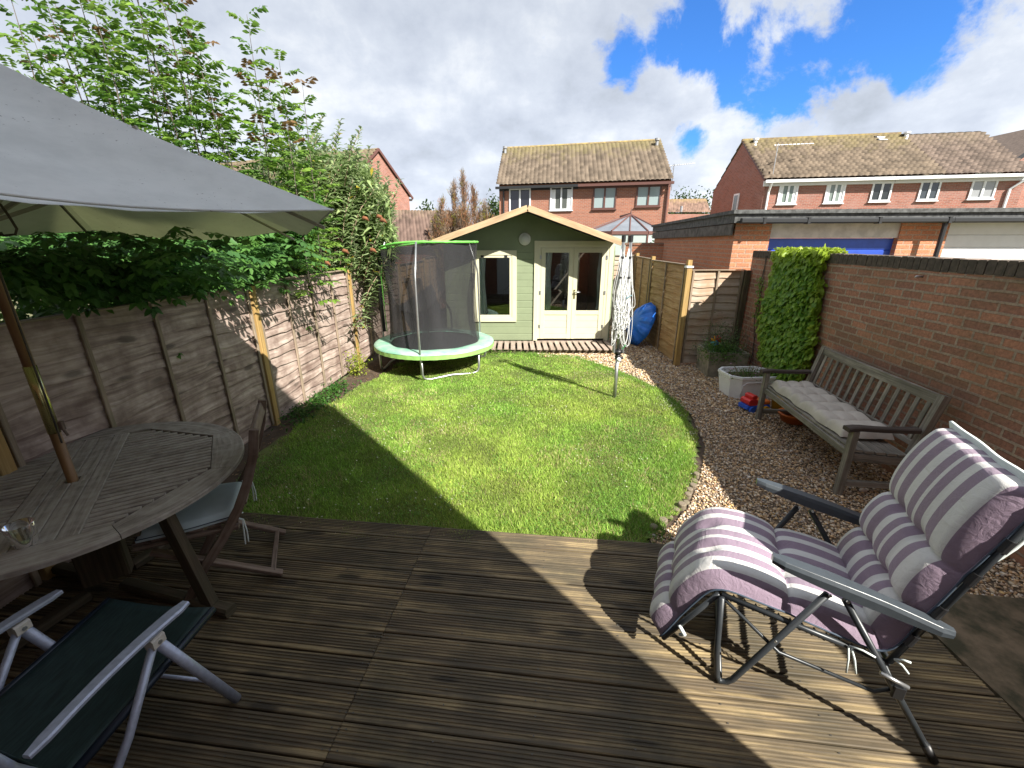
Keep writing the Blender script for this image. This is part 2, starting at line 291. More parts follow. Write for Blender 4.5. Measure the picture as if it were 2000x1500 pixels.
# ------------------------------------------------------------------ mesh builders
class MB:
    def __init__(s): s.v = []; s.f = []; s.uv = []; s.mi = []
    def face(s, pts, uv=None, mi=0):
        i = len(s.v); s.v += [tuple(p) for p in pts]; s.f.append(tuple(range(i, i+len(pts)))); s.uv.append(uv or [(0, 0)]*len(pts)); s.mi.append(mi)
    def obox(s, c, ax, ay, az, mi=0, taper=1.0, ch=0.0):
        """oriented box; half-vectors ax, ay, az; chamfered along the longest axis edges when ch > 0"""
        c = Vector(c); A = [Vector(ax), Vector(ay), Vector(az)]
        A.sort(key=lambda a: -a.length)
        a, b, d = A
        if a.cross(b).dot(d) < 0: d = -d
        r = random.random()*50
        hb, hd = b.length, d.length; ub, ud = b.normalized(), d.normalized()
        k = min(ch, hb*.45, hd*.45)
        prof = [(hb, -hd+k), (hb, hd-k), (hb-k, hd), (-hb+k, hd), (-hb, hd-k), (-hb, -hd+k), (-hb+k, -hd), (hb-k, -hd)] if k > 0 else [(hb, -hd), (hb, hd), (-hb, hd), (-hb, -hd)]
        n = len(prof); base = len(s.v)
        for e, tp in ((-1, 1), (1, taper)):
            for x, y in prof: s.v.append(tuple(c+a*e+ub*x*tp+ud*y*tp))
        L = a.length*2; acc = 0
        for i in range(n):
            j = (i+1) % n; wdt = math.dist(prof[i], prof[j])
            s.f.append((base+i, base+j, base+n+j, base+n+i)); s.uv.append([(r, r+acc), (r, r+acc+wdt), (r+L, r+acc+wdt), (r+L, r+acc)]); s.mi.append(mi); acc += wdt
        s.f.append(tuple(base+i for i in reversed(range(n)))); s.uv.append([(r+prof[i][0]*.1, r+prof[i][1]) for i in reversed(range(n))]); s.mi.append(mi)
        s.f.append(tuple(base+n+i for i in range(n))); s.uv.append([(r+prof[i][0]*.1, r+prof[i][1]) for i in range(n)]); s.mi.append(mi)
    def box(s, x0, x1, y0, y1, z0, z1, mi=0, ch=0.0):
        s.obox(((x0+x1)/2, (y0+y1)/2, (z0+z1)/2), ((x1-x0)/2, 0, 0), (0, (y1-y0)/2, 0), (0, 0, (z1-z0)/2), mi, ch=ch)
    def bar(s, p, q, wd, th, up=(0, 0, 1), mi=0, ch=.002, taper=1.0):
        """bar from p to q, wd = size across (perpendicular to up), th = size along up"""
        p, q = Vector(p), Vector(q); d = (q-p); u = Vector(up); sd = d.cross(u)
        if sd.length < 1e-6: u = Vector((0, 1, 0)); sd = d.cross(u)
        sd.normalize(); u = sd.cross(d).normalized()
        s.obox((p+q)/2, d/2, sd*wd/2, u*th/2, mi, taper, ch)
    def tube(s, pts, r, n=10, mi=0, caps=True, closed=False):
        pts = [Vector(p) for p in pts]; K = len(pts); rr = r if hasattr(r, '__len__') else [r]*K
        base = len(s.v); L = [0]; off = random.random()*20
        for i in range(1, K): L.append(L[-1]+(pts[i]-pts[i-1]).length)
        nrm = None
        for i, p in enumerate(pts):
            if closed: d = pts[(i+1) % K]-pts[i-1]
            else: d = pts[min(i+1, K-1)]-pts[max(i-1, 0)]
            d.normalize()
            if nrm is None:
                nrm = d.orthogonal().normalized()
            else:
                nrm = (nrm-d*nrm.dot(d)); nrm = nrm.normalized() if nrm.length > 1e-6 else d.orthogonal().normalized()
            bn = d.cross(nrm)
            for k in range(n):
                a = 2*math.pi*k/n; s.v.append(tuple(p+(nrm*math.cos(a)+bn*math.sin(a))*rr[i]))
        for i in range(K if closed else K-1):
            i2 = (i+1) % K
            for k in range(n):
                k2 = (k+1) % n; s.f.append((base+i*n+k, base+i*n+k2, base+i2*n+k2, base+i2*n+k))
                c = 2*math.pi*rr[i]/n; l1 = L[i+1] if i+1 < K else L[i]+.1
                s.uv.append([(off+L[i], off+k*c), (off+L[i], off+(k+1)*c), (off+l1, off+(k+1)*c), (off+l1, off+k*c)]); s.mi.append(mi)
        if caps and not closed:
            s.f.append(tuple(base+k for k in reversed(range(n)))); s.uv.append([(0, 0)]*n); s.mi.append(mi)
            s.f.append(tuple(base+(K-1)*n+k for k in range(n))); s.uv.append([(0, 0)]*n); s.mi.append(mi)
    def lathe(s, prof, c=(0, 0, 0), n=24, mi=0):
        c = Vector(c); base = len(s.v)
        for r, z in prof:
            for k in range(n):
                a = 2*math.pi*k/n; s.v.append((c.x+r*math.cos(a), c.y+r*math.sin(a), c.z+z))
        for i in range(len(prof)-1):
            for k in range(n):
                k2 = (k+1) % n; s.f.append((base+i*n+k, base+i*n+k2, base+(i+1)*n+k2, base+(i+1)*n+k)); s.uv.append([(k/n, i), ((k+1)/n, i), ((k+1)/n, i+1), (k/n, i+1)]); s.mi.append(mi)
    def grid(s, P, uv=None, mi=0, flip=False):
        nu, nv = len(P), len(P[0]); base = len(s.v)
        for row in P:
            for p in row: s.v.append(tuple(p))
        for i in range(nu-1):
            for j in range(nv-1):
                q = [(i, j), (i+1, j), (i+1, j+1), (i, j+1)]
                if flip: q.reverse()
                s.f.append(tuple(base+a*nv+b for a, b in q)); s.uv.append([uv[a][b] for a, b in q] if uv else [(a/(nu-1), b/(nv-1)) for a, b in q]); s.mi.append(mi)
    def wall(s, p, q, z0, z1, mi=0, u0=0.0):
        """vertical rectangle from p to q with UV in metres"""
        L = math.hypot(q[0]-p[0], q[1]-p[1])
        s.face([(p[0], p[1], z0), (q[0], q[1], z0), (q[0], q[1], z1), (p[0], p[1], z1)], [(u0, z0), (u0+L, z0), (u0+L, z1), (u0, z1)], mi)
    def prism(s, poly, z0, z1, mi=0, uvs=1.0):
        n = len(poly); L = 0; area = sum(poly[i][0]*poly[(i+1) % n][1]-poly[(i+1) % n][0]*poly[i][1] for i in range(n))
        if area < 0: poly = poly[::-1]
        s.face([(x, y, z1) for x, y in poly], [(x, y) for x, y in poly], mi)
        s.face([(x, y, z0) for x, y in reversed(poly)], [(x, y) for x, y in reversed(poly)], mi)
        for i in range(n):
            a, b = poly[i], poly[(i+1) % n]; s.wall(a, b, z0, z1, mi, L); L += math.dist(a, b)
    def xf(s, M):
        s.v = [tuple(M @ Vector(p)) for p in s.v]; return s
    def build(s, name, mats, parent=None, smooth=False, loc=None, bevel=0, weld=False):
        me = bpy.data.meshes.new(name)
        me.from_pydata(s.v, [], s.f); ul = me.uv_layers.new(name='UVMap')
        flat = [c for u in s.uv for p in u for c in p]; ul.data.foreach_set('uv', flat)
        mats = mats if isinstance(mats, (list, tuple)) else [mats]
        for m in mats: me.materials.append(m)
        me.polygons.foreach_set('material_index', s.mi)
        if smooth: me.polygons.foreach_set('use_smooth', [True]*len(s.f))
        me.update()
        o = bpy.data.objects.new(name, me); COL.objects.link(o)
        if parent: o.parent = parent
        if loc is not None: o.location = loc
        if bevel:
            b = o.modifiers.new('bevel', 'BEVEL'); b.width = bevel; b.segments = 2; b.limit_method = 'ANGLE'; b.angle_limit = R(40)
        return o
class Soup:
    """large numpy meshes with a colour per face corner"""
    def __init__(s): s.V = []; s.T = []; s.C = []; s.n = 0
    def add(s, verts, tris, cols):
        verts = np.asarray(verts, dtype=np.float32).reshape(-1, 3); tris = np.asarray(tris, dtype=np.int64).reshape(-1, 3)
        s.V.append(verts); s.T.append(tris+s.n); s.C.append(np.asarray(cols, dtype=np.float32).reshape(-1, 3)); s.n += len(verts)
    def build(s, name, mat, parent=None, smooth=False):
        V_ = np.concatenate(s.V); T = np.concatenate(s.T); C = np.concatenate(s.C)   # C per vertex
        me = bpy.data.meshes.new(name); nt_ = len(T)
        me.vertices.add(len(V_)); me.vertices.foreach_set('co', V_.ravel())
        me.loops.add(nt_*3); me.loops.foreach_set('vertex_index', T.ravel().astype(np.int32))
        me.polygons.add(nt_); me.polygons.foreach_set('loop_start', np.arange(0, nt_*3, 3, dtype=np.int32)); me.polygons.foreach_set('loop_total', np.full(nt_, 3, dtype=np.int32))
        if smooth: me.polygons.foreach_set('use_smooth', np.ones(nt_, dtype=bool))
        me.update(calc_edges=True)
        a = me.color_attributes.new('Col', 'FLOAT_COLOR', 'POINT'); a.data.foreach_set('color', np.c_[C, np.ones(len(C), dtype=np.float32)].ravel())
        me.materials.append(mat); me.update()
        o = bpy.data.objects.new(name, me); COL.objects.link(o)
        if parent: o.parent = parent
        return o
def tag(o, label=None, cat=None, group=None, kind=None):
    if label: o['label'] = label
    if cat: o['category'] = cat
    if group: o['group'] = group
    if kind: o['kind'] = kind
    return o
def empty(name, loc=(0, 0, 0), rz=0.0, label=None, cat=None, group=None):
    o = bpy.data.objects.new(name, None); COL.objects.link(o); o.location = loc; o.rotation_euler = (0, 0, rz); o.empty_display_size = .1
    return tag(o, label, cat, group)
def copy_tree(o, parent=None):
    c = o.copy(); COL.objects.link(c); c.parent = parent
    for ch in o.children: copy_tree(ch, c)
    return c
def fbm2(x, y, seed=0, octs=4, f=1.0):
    x = np.asarray(x, float); y = np.asarray(y, float); out = np.zeros(np.broadcast(x, y).shape); amp = 1.0; tot = 0
    rs = np.random.default_rng(seed); tab = rs.random((64, 64))
    for o in range(octs):
        X = x*f+o*17.3; Y = y*f+o*9.1; xi = np.floor(X).astype(int); yi = np.floor(Y).astype(int); tx = X-xi; ty = Y-yi
        tx = tx*tx*(3-2*tx); ty = ty*ty*(3-2*ty)
        g = lambda a, b: tab[a % 64, b % 64]
        out += amp*((g(xi, yi)*(1-tx)+g(xi+1, yi)*tx)*(1-ty)+(g(xi, yi+1)*(1-tx)+g(xi+1, yi+1)*tx)*ty); tot += amp; amp *= .5; f *= 2
    return out/tot
def in_poly(P, poly):
    x, y = P[:, 0], P[:, 1]; r = np.zeros(len(P), bool); n = len(poly)
    for i in range(n):
        x1, y1 = poly[i]; x2, y2 = poly[(i+1) % n]
        if y1 == y2: continue
        c = ((y1 > y) != (y2 > y)) & (x < (x2-x1)*(y-y1)/(y2-y1)+x1); r ^= c
    return r

# ------------------------------------------------------------------ ground
def ground():
    b = MB(); b.face([(-600, -300, -.03), (600, -300, -.03), (600, 900, -.03), (-600, 900, -.03)]); tag(b.build('ground', M_earth), kind='structure')
ground()
LAWN = [(-2.3, 2.7), (-2.4, 2.95), (-2.58, 3.9), (-2.54, 4.57), (-2.44, 5.24), (-2.2, 6.22), (-1.95, 6.9), (-1.9, 7.9), (-1.2, 8.1), (-0.4, 8.02), (.5, 7.75), (1.24, 7.55), (1.82, 6.63), (2.13, 5.75), (2.19, 4.89), (1.99, 4.04), (1.68, 3.42), (1.38, 2.94), (1.13, 2.68), (1.0, 2.55), (.98, 2.35), (-2.1, 2.6)]
b = MB(); b.prism([(-3.2, 2.2), (2.0, 2.2), (2.6, 9.5), (-2.2, 10)], -.2, -.004); tag(b.build('soil_bed', M_soil), kind='structure')
def lawn():
    b = MB()
    xs = np.linspace(-2.7, 2.4, 90); ys = np.linspace(2.2, 8.3, 110)
    Z = fbm2(*np.meshgrid(xs, ys, indexing='ij'), 3, 4, 1.4)*.05-.012
    P = [[(x, y, Z[i, j]) for j, y in enumerate(ys)] for i, x in enumerate(xs)]
    cent = np.array([[(xs[i]+xs[i+1])/2, (ys[j]+ys[j+1])/2] for i in range(89) for j in range(109)]); ok = in_poly(cent, LAWN)
    b.grid(P); keep = [k for k in range(len(b.f)) if ok[k]]
    b.f = [b.f[k] for k in keep]; b.uv = [b.uv[k] for k in keep]; b.mi = [0]*len(keep)
    tag(b.build('lawn', M_lawn, smooth=True), kind='structure')
lawn()
def lawn_z(x, y): return fbm2(x, y, 3, 4, 1.4)*.05-.012
def grass():
    s = Soup()
    def scatter(n, poly, box, hm, wm, base, tipc, seed):
        # blades get sparser and a little wider with distance
        rs = np.random.default_rng(seed)
        P = np.c_[rs.uniform(box[0], box[1], n), rs.uniform(box[2], box[3], n)]
        w_ = np.clip((3.2/P[:, 1])**1.3, 0, 1); P = P[rs.random(len(P)) < w_]
        J = P+.09*(np.c_[fbm2(P[:, 0], P[:, 1], 51, 3, 6), fbm2(P[:, 0], P[:, 1], 52, 3, 6)]-.5)*2; P = P[in_poly(J, poly) & (P[:, 1] < 8.2)]
        bare = fbm2(P[:, 0], P[:, 1], 11, 4, 2.5); edge = np.minimum(1, np.maximum(0, (P[:, 0]+2.58+.12*np.sin(P[:, 1]*3))/.35))
        far = np.clip((P[:, 1]-7.0)/1.2, 0, 1)
        P = P[(rs.random(len(P)) < edge*.9+.12) & (bare > .10+.40*far*rs.random(len(P)))]
        n = len(P); cl = fbm2(P[:, 0], P[:, 1], 5, 4, 3.5); cl2 = fbm2(P[:, 0], P[:, 1], 8, 3, 1.0)
        h = hm*(.5+1.0*rs.random(n))*(.35+1.15*cl)*np.clip(1.25-.09*P[:, 1], .6, 1); a = rs.uniform(0, 2*np.pi, n); lean = rs.uniform(.1, 1.0, n)*h
        la = rs.uniform(0, 2*np.pi, n); wd = wm*(.6+.8*rs.random(n))*np.clip(P[:, 1]/3.2, 1, 2.2)
        z0 = lawn_z(P[:, 0], P[:, 1])
        A = np.c_[P[:, 0]-np.cos(a)*wd, P[:, 1]-np.sin(a)*wd, z0]; B = np.c_[P[:, 0]+np.cos(a)*wd, P[:, 1]+np.sin(a)*wd, z0]
        T = np.c_[P[:, 0]+np.cos(la)*lean, P[:, 1]+np.sin(la)*lean, z0+h]
        V_ = np.stack([A, B, T], 1).reshape(-1, 3); tr = np.arange(n*3).reshape(-1, 3)
        k = rs.random(n)[:, None]; yel = (cl2[:, None]*2.6-.85).clip(0, 1)*1.2
        c = np.array(base)[None]*(1-k)+np.array(tipc)[None]*k; c = c*(1-yel*.45)+np.array((.44, .50, .11))[None]*yel*.45
        dry = (rs.random(n) < .05+.16*(fbm2(P[:, 0], P[:, 1], 71, 4, 1.6) > .56))[:, None]; c = np.where(dry, np.array((.50, .42, .22)), c); c = c*(.5+.95*cl)[:, None]*rs.uniform(.6, 1.35, n)[:, None]
        c = c*(.75+.5*rs.random(n))[:, None]
        s.add(V_, tr, np.repeat(c, 3, 0))
    scatter(620000, LAWN, (-2.8, 2.3, 2.2, 8.3), .030, .0028, (.145, .28, .04), (.32, .52, .09), 1)
    # clover and broad little leaves
    rs = np.random.default_rng(21); n = 60000; P = np.c_[rs.uniform(-2.5, 2.2, n), rs.uniform(2.3, 6.5, n)]; P = P[in_poly(P, LAWN)]
    P = P[(fbm2(P[:, 0], P[:, 1], 31, 4, 2.2)+.25*(4-P[:, 1])/2 > .56)]; n = len(P); z0 = lawn_z(P[:, 0], P[:, 1])+rs.uniform(.008, .028, n)
    a = rs.uniform(0, 2*np.pi, n); r = rs.uniform(.003, .0075, n)
    pts = [np.c_[P[:, 0]+np.cos(a+k*2.094)*r, P[:, 1]+np.sin(a+k*2.094)*r, z0+rs.uniform(-.004, .004, n)] for k in range(3)]
    V_ = np.stack(pts, 1).reshape(-1, 3); c = np.array((.16, .36, .06))[None]*(.6+.8*rs.random(n))[:, None]
    s.add(V_, np.arange(n*3).reshape(-1, 3), np.repeat(c, 3, 0))
    # tall edge tufts by the deck, in front of the small summerhouse deck and on the right edge
    for (x0, y0, x1, y1, cnt, hh) in ((-.4, 8.0, 1.3, 7.5, 2500, .06), (-2.0, 7.0, -1.0, 8.1, 2500, .05), (1.3, 7.4, 2.18, 5.2, 3000, .05), (2.18, 5.2, 1.1, 2.7, 4000, .05), (-2.0, 2.86, 1.1, 2.52, 3000, .04), (.6, 2.7, 1.1, 2.6, 1500, .055)):
        t = rs.random(cnt); x = x0+(x1-x0)*t+rs.normal(0, .05, cnt); y = y0+(y1-y0)*t+rs.normal(0, .05, cnt)+.05
        if hh == .05 and x0 > 1: x = x+.12*np.sin(np.pi*t)*1.2
        h = hh*(.4+rs.random(cnt)); a = rs.uniform(0, 6.28, cnt); wd = .0032
        A = np.c_[x-np.cos(a)*wd, y-np.sin(a)*wd, 0*x]; B = np.c_[x+np.cos(a)*wd, y+np.sin(a)*wd, 0*x]; la = rs.uniform(0, 6.28, cnt)
        T = np.c_[x+np.cos(la)*h*.6, y+np.sin(la)*h*.6, h]
        c = np.array((.20, .36, .06))[None]*(.6+.8*rs.random(cnt))[:, None]
        s.add(np.stack([A, B, T], 1).reshape(-1, 3), np.arange(cnt*3).reshape(-1, 3), np.repeat(c, 3, 0))
    tag(s.build('grass', M_grass), 'short green lawn grass with clover and dry patches', 'grass', kind='stuff')
    # daisies
    s = Soup(); cs = rs.uniform((-2.2, 2.7), (2.1, 7), (26, 2)); P = np.concatenate([c+rs.normal(0, .22, (rs.integers(8, 40), 2)) for c in cs]+[np.c_[rs.normal(2.05, .08, 70), rs.normal(5.2, .25, 70)], np.c_[rs.uniform(-2, -.4, 50), rs.normal(3.0, .1, 50)], np.c_[rs.normal(2.0, .06, 25), rs.normal(4.2, .1, 25)]])
    P = P[in_poly(P, LAWN)]; n = len(P); z = lawn_z(P[:, 0], P[:, 1])+.03
    for i in range(n):
        k = 7; r = .006*rs.uniform(.7, 1.2); t = rs.uniform(-.004, .004, 2)
        ring = [(P[i, 0]+r*math.cos(j*2*math.pi/k), P[i, 1]+r*math.sin(j*2*math.pi/k), z[i]+t[0]*math.cos(j)) for j in range(k)]
        s.add([(P[i, 0], P[i, 1], z[i]+.001)]+ring, [(0, j+1, (j+1) % k+1) for j in range(k)], [(.7, .6, .25)]+[(.78, .80, .76)]*k)
    tag(s.build('daisies', M_leaf), 'tiny white daisies dotted over the lawn', 'daisies', kind='stuff')
grass()
# ------------------------------------------------------------------ gravel
GRAV = [(1.0, 2.3), (1.0, 2.60), (1.2, 2.68), (1.45, 2.94), (1.75, 3.42), (2.06, 4.04), (2.25, 4.89), (2.19, 5.75), (1.88, 6.63), (1.3, 7.5), (.5, 7.72), (.45, 7.95), (1.9, 8.0), (2.0, 10.8), (3.1, 10.8), (2.95, 7.3), (3.95, 7.4), (3.38, 1.8), (3.1, 1.9), (2.9, 1.84), (2.75, 1.95), (2.6, 1.9), (2.45, 1.96), (2.31, 1.82), (2.2, 2.2)]
def gravel():
    b = MB(); b.prism(GRAV, -.1, .002); tag(b.build('gravel_path', M_grav), kind='structure')
    rs = np.random.default_rng(4)
    ph = (1+5**.5)/2; I = np.array([(-1, ph, 0), (1, ph, 0), (-1, -ph, 0), (1, -ph, 0), (0, -1, ph), (0, 1, ph), (0, -1, -ph), (0, 1, -ph), (ph, 0, -1), (ph, 0, 1), (-ph, 0, -1), (-ph, 0, 1)])/math.sqrt(1+ph*ph)
    T = np.array([(0, 11, 5), (0, 5, 1), (0, 1, 7), (0, 7, 10), (0, 10, 11), (1, 5, 9), (5, 11, 4), (11, 10, 2), (10, 7, 6), (7, 1, 8), (3, 9, 4), (3, 4, 2), (3, 2, 6), (3, 6, 8), (3, 8, 9), (4, 9, 5), (2, 4, 11), (6, 2, 10), (8, 6, 7), (9, 8, 1)])
    n = 150000; P = np.c_[rs.uniform(.4, 4.0, n), rs.uniform(1.85, 10.8, n)]; P = P[in_poly(P, GRAV)]
    P = P[rs.random(len(P)) < np.clip((3.6/P[:, 1])**1.15, 0, 1)]; n = len(P)
    r = rs.lognormal(math.log(.0078), .30, n).clip(.004, .018)*np.clip(P[:, 1]/4.2, 1, 1.8)
    sc = np.stack([r*rs.uniform(.8, 1.35, n), r*rs.uniform(.7, 1.1, n), r*rs.uniform(.45, .85, n)], 1)
    pert = 1+rs.uniform(-.16, .16, (n, 12, 1)); Vv = I[None]*pert*sc[:, None]
    a = rs.uniform(0, 6.28, n); t = rs.normal(0, .45, n)
    ca, sa, ct, st = np.cos(a), np.sin(a), np.cos(t), np.sin(t)
    x, y, z = Vv[..., 0], Vv[..., 1], Vv[..., 2]; y2 = y*ct[:, None]-z*st[:, None]; z2 = y*st[:, None]+z*ct[:, None]
    x3 = x*ca[:, None]-y2*sa[:, None]; y3 = x*sa[:, None]+y2*ca[:, None]
    zb = rs.uniform(.0, .016, n)
    W = np.stack([x3+P[:, 0:1], y3+P[:, 1:2], z2+zb[:, None]], -1).reshape(-1, 3)
    pal = 1.12*np.array([(.50, .34, .19), (.42, .27, .14), (.60, .46, .31), (.34, .25, .17), (.70, .60, .47), (.28, .20, .14), (.47, .42, .37), (.55, .36, .16), (.24, .14, .09), (.66, .55, .40)])
    c = pal[rs.choice(len(pal), n, p=[.17, .15, .13, .13, .09, .10, .07, .07, .05, .04])]*rs.uniform(.65, 1.12, (n, 1))
    s = Soup(); s.add(W, (np.arange(n)[:, None, None]*12+T[None]).reshape(-1, 3), np.repeat(c, 12, 0))
    tag(s.build('gravel', M_pebble, smooth=True), 'loose tan and brown gravel pebbles', 'gravel', kind='stuff')
gravel()
# ------------------------------------------------------------------ deck
DANG = R(-6.6); DX = Vector((math.cos(DANG), math.sin(DANG), 0)); DY = Vector((-math.sin(DANG), math.cos(DANG), 0)); DZ = .05
def deck():
    b = MB(); E0 = G(845, 1028, DZ); E0.z = 0   # joint on the front edge
    bw = .1425; gap = .0080; th = .05
    prof = [(0, -th), (0, -.004), (.004, 0)]
    ng = 7; m = .014; step = (bw-2*m)/ng
    for k in range(ng):
        x = m+k*step; prof += [(x, 0), (x+.003, -.0042), (x+.0085, -.0042), (x+.0115, 0)]
    prof += [(bw-.004, 0), (bw, -.004), (bw, -th)]
    left = -3.4; right_edge = 2.27
    for r in range(20):
        o = E0-DY*(r*(bw+gap))
        jr = random.uniform(-.002, .002)
        # ends: left to joint, joint to right edge
        xr = (right_edge-o.x)/DX.x-.117*(-r*(bw+gap))*0
        for (a, c) in ((left-o.x, -.0015), (.0015, xr)):
            segs = max(2, int((c-a)/.4)); off = random.random()*40; rnd = random.uniform(-.0025, .0025)
            P = []; U = []
            for i in range(segs+1):
                s_ = a+(c-a)*i/segs; row = []; ur = []; acc = 0; wv = .0015*math.sin(s_*2.3+off)+rnd
                for j, (u, z) in enumerate(prof):
                    if j: acc += math.dist(prof[j-1], prof[j])
                    p = o+DX*s_-DY*(u); row.append((p.x, p.y, DZ+z+wv)); ur.append((s_+off, acc+off))
                P.append(row); U.append(ur)
            b.grid(P, U)
            k0 = math.ceil((a+.04)/.42); sc = [a+.03, c-.03]+[.42*k for k in range(k0, int((c-.05)/.42)+1)]
            for s_ in sc:
                for u in (.0305, bw-.0305):
                    p = o+DX*(s_+random.uniform(-.004, .004))-DY*(u+random.uniform(-.002, .002)); b.face([(p.x+.0042*math.cos(q*1.047), p.y+.0042*math.sin(q*1.047), DZ+rnd+.0035) for q in range(6)], mi=1)
            for row, fl in ((P[0], 0), (P[-1], 1)):
                q = [row[0], row[2], row[-3], row[-1]]; q = q if fl else q[::-1]; b.face(q, [(off+k*.05, off+.3) for k in range(4)])
    # front fascia board under the edge
    p = E0-DX*2.9; q = E0+DX*2.6
    b.bar((p.x, p.y-.02, -.01), (q.x, q.y-.02, -.01), .025, .06)
    tag(b.build('deck', [M_decking, plain('dull screw', (.10, .095, .085), .5, metal=.6)]), 'low deck of grooved weathered brown boards', 'deck', kind='structure')
deck()
b = MB(); b.prism([(2.285, -.2), (3.2, -.2), (3.33, 1.95), (2.7, 2.02), (2.30, 1.90)], -.1, .03)
tag(b.build('concrete_paving', M_slab), kind='structure')
# log edging between lawn and gravel
def edging():
    pts = [(1.0, 2.60), (1.13, 2.70), (1.42, 2.96), (1.72, 3.44)]
    root = empty('log_edging', (1.0, 2.6, 0), label='low pale wooden log roll edging between lawn and gravel', cat='edging')
    for i in range(len(pts)-1):
        a, c = Vector((*pts[i], 0)), Vector((*pts[i+1], 0)); L = (c-a).length; n = max(1, int(L/.085))
        for k in range(n):
            p = a+(c-a)*((k+.5)/n); h = .05+random.uniform(-.03, .025); p = p+Vector((random.uniform(-.012, .012), random.uniform(-.01, .01), 0))
            mb = MB(); r = random.uniform(.024, .034); h *= .62; mb.lathe([(0, -.04), (r, -.04), (r, h-.006), (r-.006, h), (0, h+.001)], (p.x-1.0, p.y-2.6, 0), 12)
            mb.build('log', M_edgelog, root)
edging()

# ------------------------------------------------------------------ fences
def fence_panel(root, p, q, h, nb, mboard, mbat, z0=.02, flip=1, cap=True, lean=0):
    """lap panel from p to q; battens on the side given by flip (+1 = left of p->q)"""
    p, q = Vector((*p, 0)), Vector((*q, 0)); d = (q-p); L = d.length; d.normalize(); nrm = Vector((-d.y, d.x, 0))*flip
    M = Matrix.Translation(p-root.location)
    b = MB(); rows = max(6, int((h-z0)/.122)); rh = (h-z0)/rows
    for r in range(rows):
        zb = z0+r*rh; segs = 20; off = random.random()*30; ph = random.random()*6
        top = []; bot = []
        for i in range(segs+1):
            s_ = L*i/segs; wv = .012*math.sin(s_*3.1+ph)+.008*math.sin(s_*9+ph*2)+.004*math.sin(s_*23+ph*3)
            zt = min(h-.01, zb+rh+.014); z1 = zb+wv*(r > 0)
            bot.append((p-root.location+d*s_+nrm*.026+Vector((0, 0, z1)), p-root.location+d*s_+nrm*.012+Vector((0, 0, z1))))
            top.append(p-root.location+d*s_+nrm*.006+Vector((0, 0, zt)))
        for i in range(segs):
            u0, u1 = off+L*i/segs, off+L*(i+1)/segs
            b.face([bot[i][0], bot[i+1][0], top[i+1], top[i]], [(u0, off), (u1, off), (u1, off+rh), (u0, off+rh)])
            b.face([bot[i][1], bot[i+1][1], bot[i+1][0], bot[i][0]], [(u0, off), (u1, off), (u1, off+.01), (u0, off+.01)])
            b.face([bot[i+1][1], bot[i][1], top[i]-nrm*.004, top[i+1]-nrm*.004], [(u1, off), (u0, off), (u0, off+rh), (u1, off+rh)])
    panel = b.build('panel', mboard, root)
    o = p-root.location
    for k in range(nb):
        s_ = .03+(L-.06)*k/(nb-1); mb = MB(); c = o+d*s_+nrm*.037
        mb.bar(c+Vector((0, 0, z0+.01)), c+Vector((random.uniform(-.006, .006), 0, h-.012)), .034, .020, up=nrm, ch=.003); mb.build('batten', mbat, panel)
    if cap:
        mb = MB(); mb.bar(o+nrm*.02+Vector((0, 0, h+.004)), o+d*L+nrm*.02+Vector((0, 0, h+.004)), .058, .016, ch=.003); mb.build('capping', mbat, panel)
    return panel
def post(root, x, y, h, m=M_post, w_=.075, d=None, cap=None):
    mb = MB(); o = Vector((x, y, 0))-root.location; d = d or Vector((0, 1, 0))
    mb.bar(o+Vector((0, 0, -.15)), o+Vector((0, 0, h)), w_, w_, up=d, ch=.004); po = mb.build('post', m, root)
    if cap:
        mb = MB(); k = w_/2+.012; mb.box(o.x-k, o.x+k, o.y-k, o.y+k, h+.001, h+.03, ch=.004); mb.build('post_cap', cap, po)
def left_fence():
    root = empty('lap_fence', (-2.835, 4.6, 0), label='long weathered pinkish brown lap fence down the left side', cat='fence')
    dr = Vector((.125, 2.526, 0)).normalized()
    P = [Vector((-2.835, 4.6, 0))-dr*4.9, Vector((-2.835, 4.6, 0))-dr*2.46, Vector((-2.835, 4.6, 0)), Vector((-2.71, 7.084, 0)), Vector((-2.46, 9.30, 0)), Vector((-2.36, 11.6, 0)), Vector((-2.28, 13.9, 0))]
    H = [1.78, 1.60, 1.63, 1.62, 1.60, 1.66]
    for i in range(len(P)-1):
        a, c = P[i], P[i+1]; d = (c-a).normalized()
        fence_panel(root, (a+d*.045).to_2d(), (c-d*.045).to_2d(), H[i], 5, M_fence if i < 4 else M_fencetan, M_batten, z0=.02, flip=-1)
    for i, p in enumerate(P[:]):
        post(root, p.x+.02, p.y, max(H[max(i-1, 0)], H[min(i, 5)])+(.0 if i != 2 else -.02), d=dr)
left_fence()
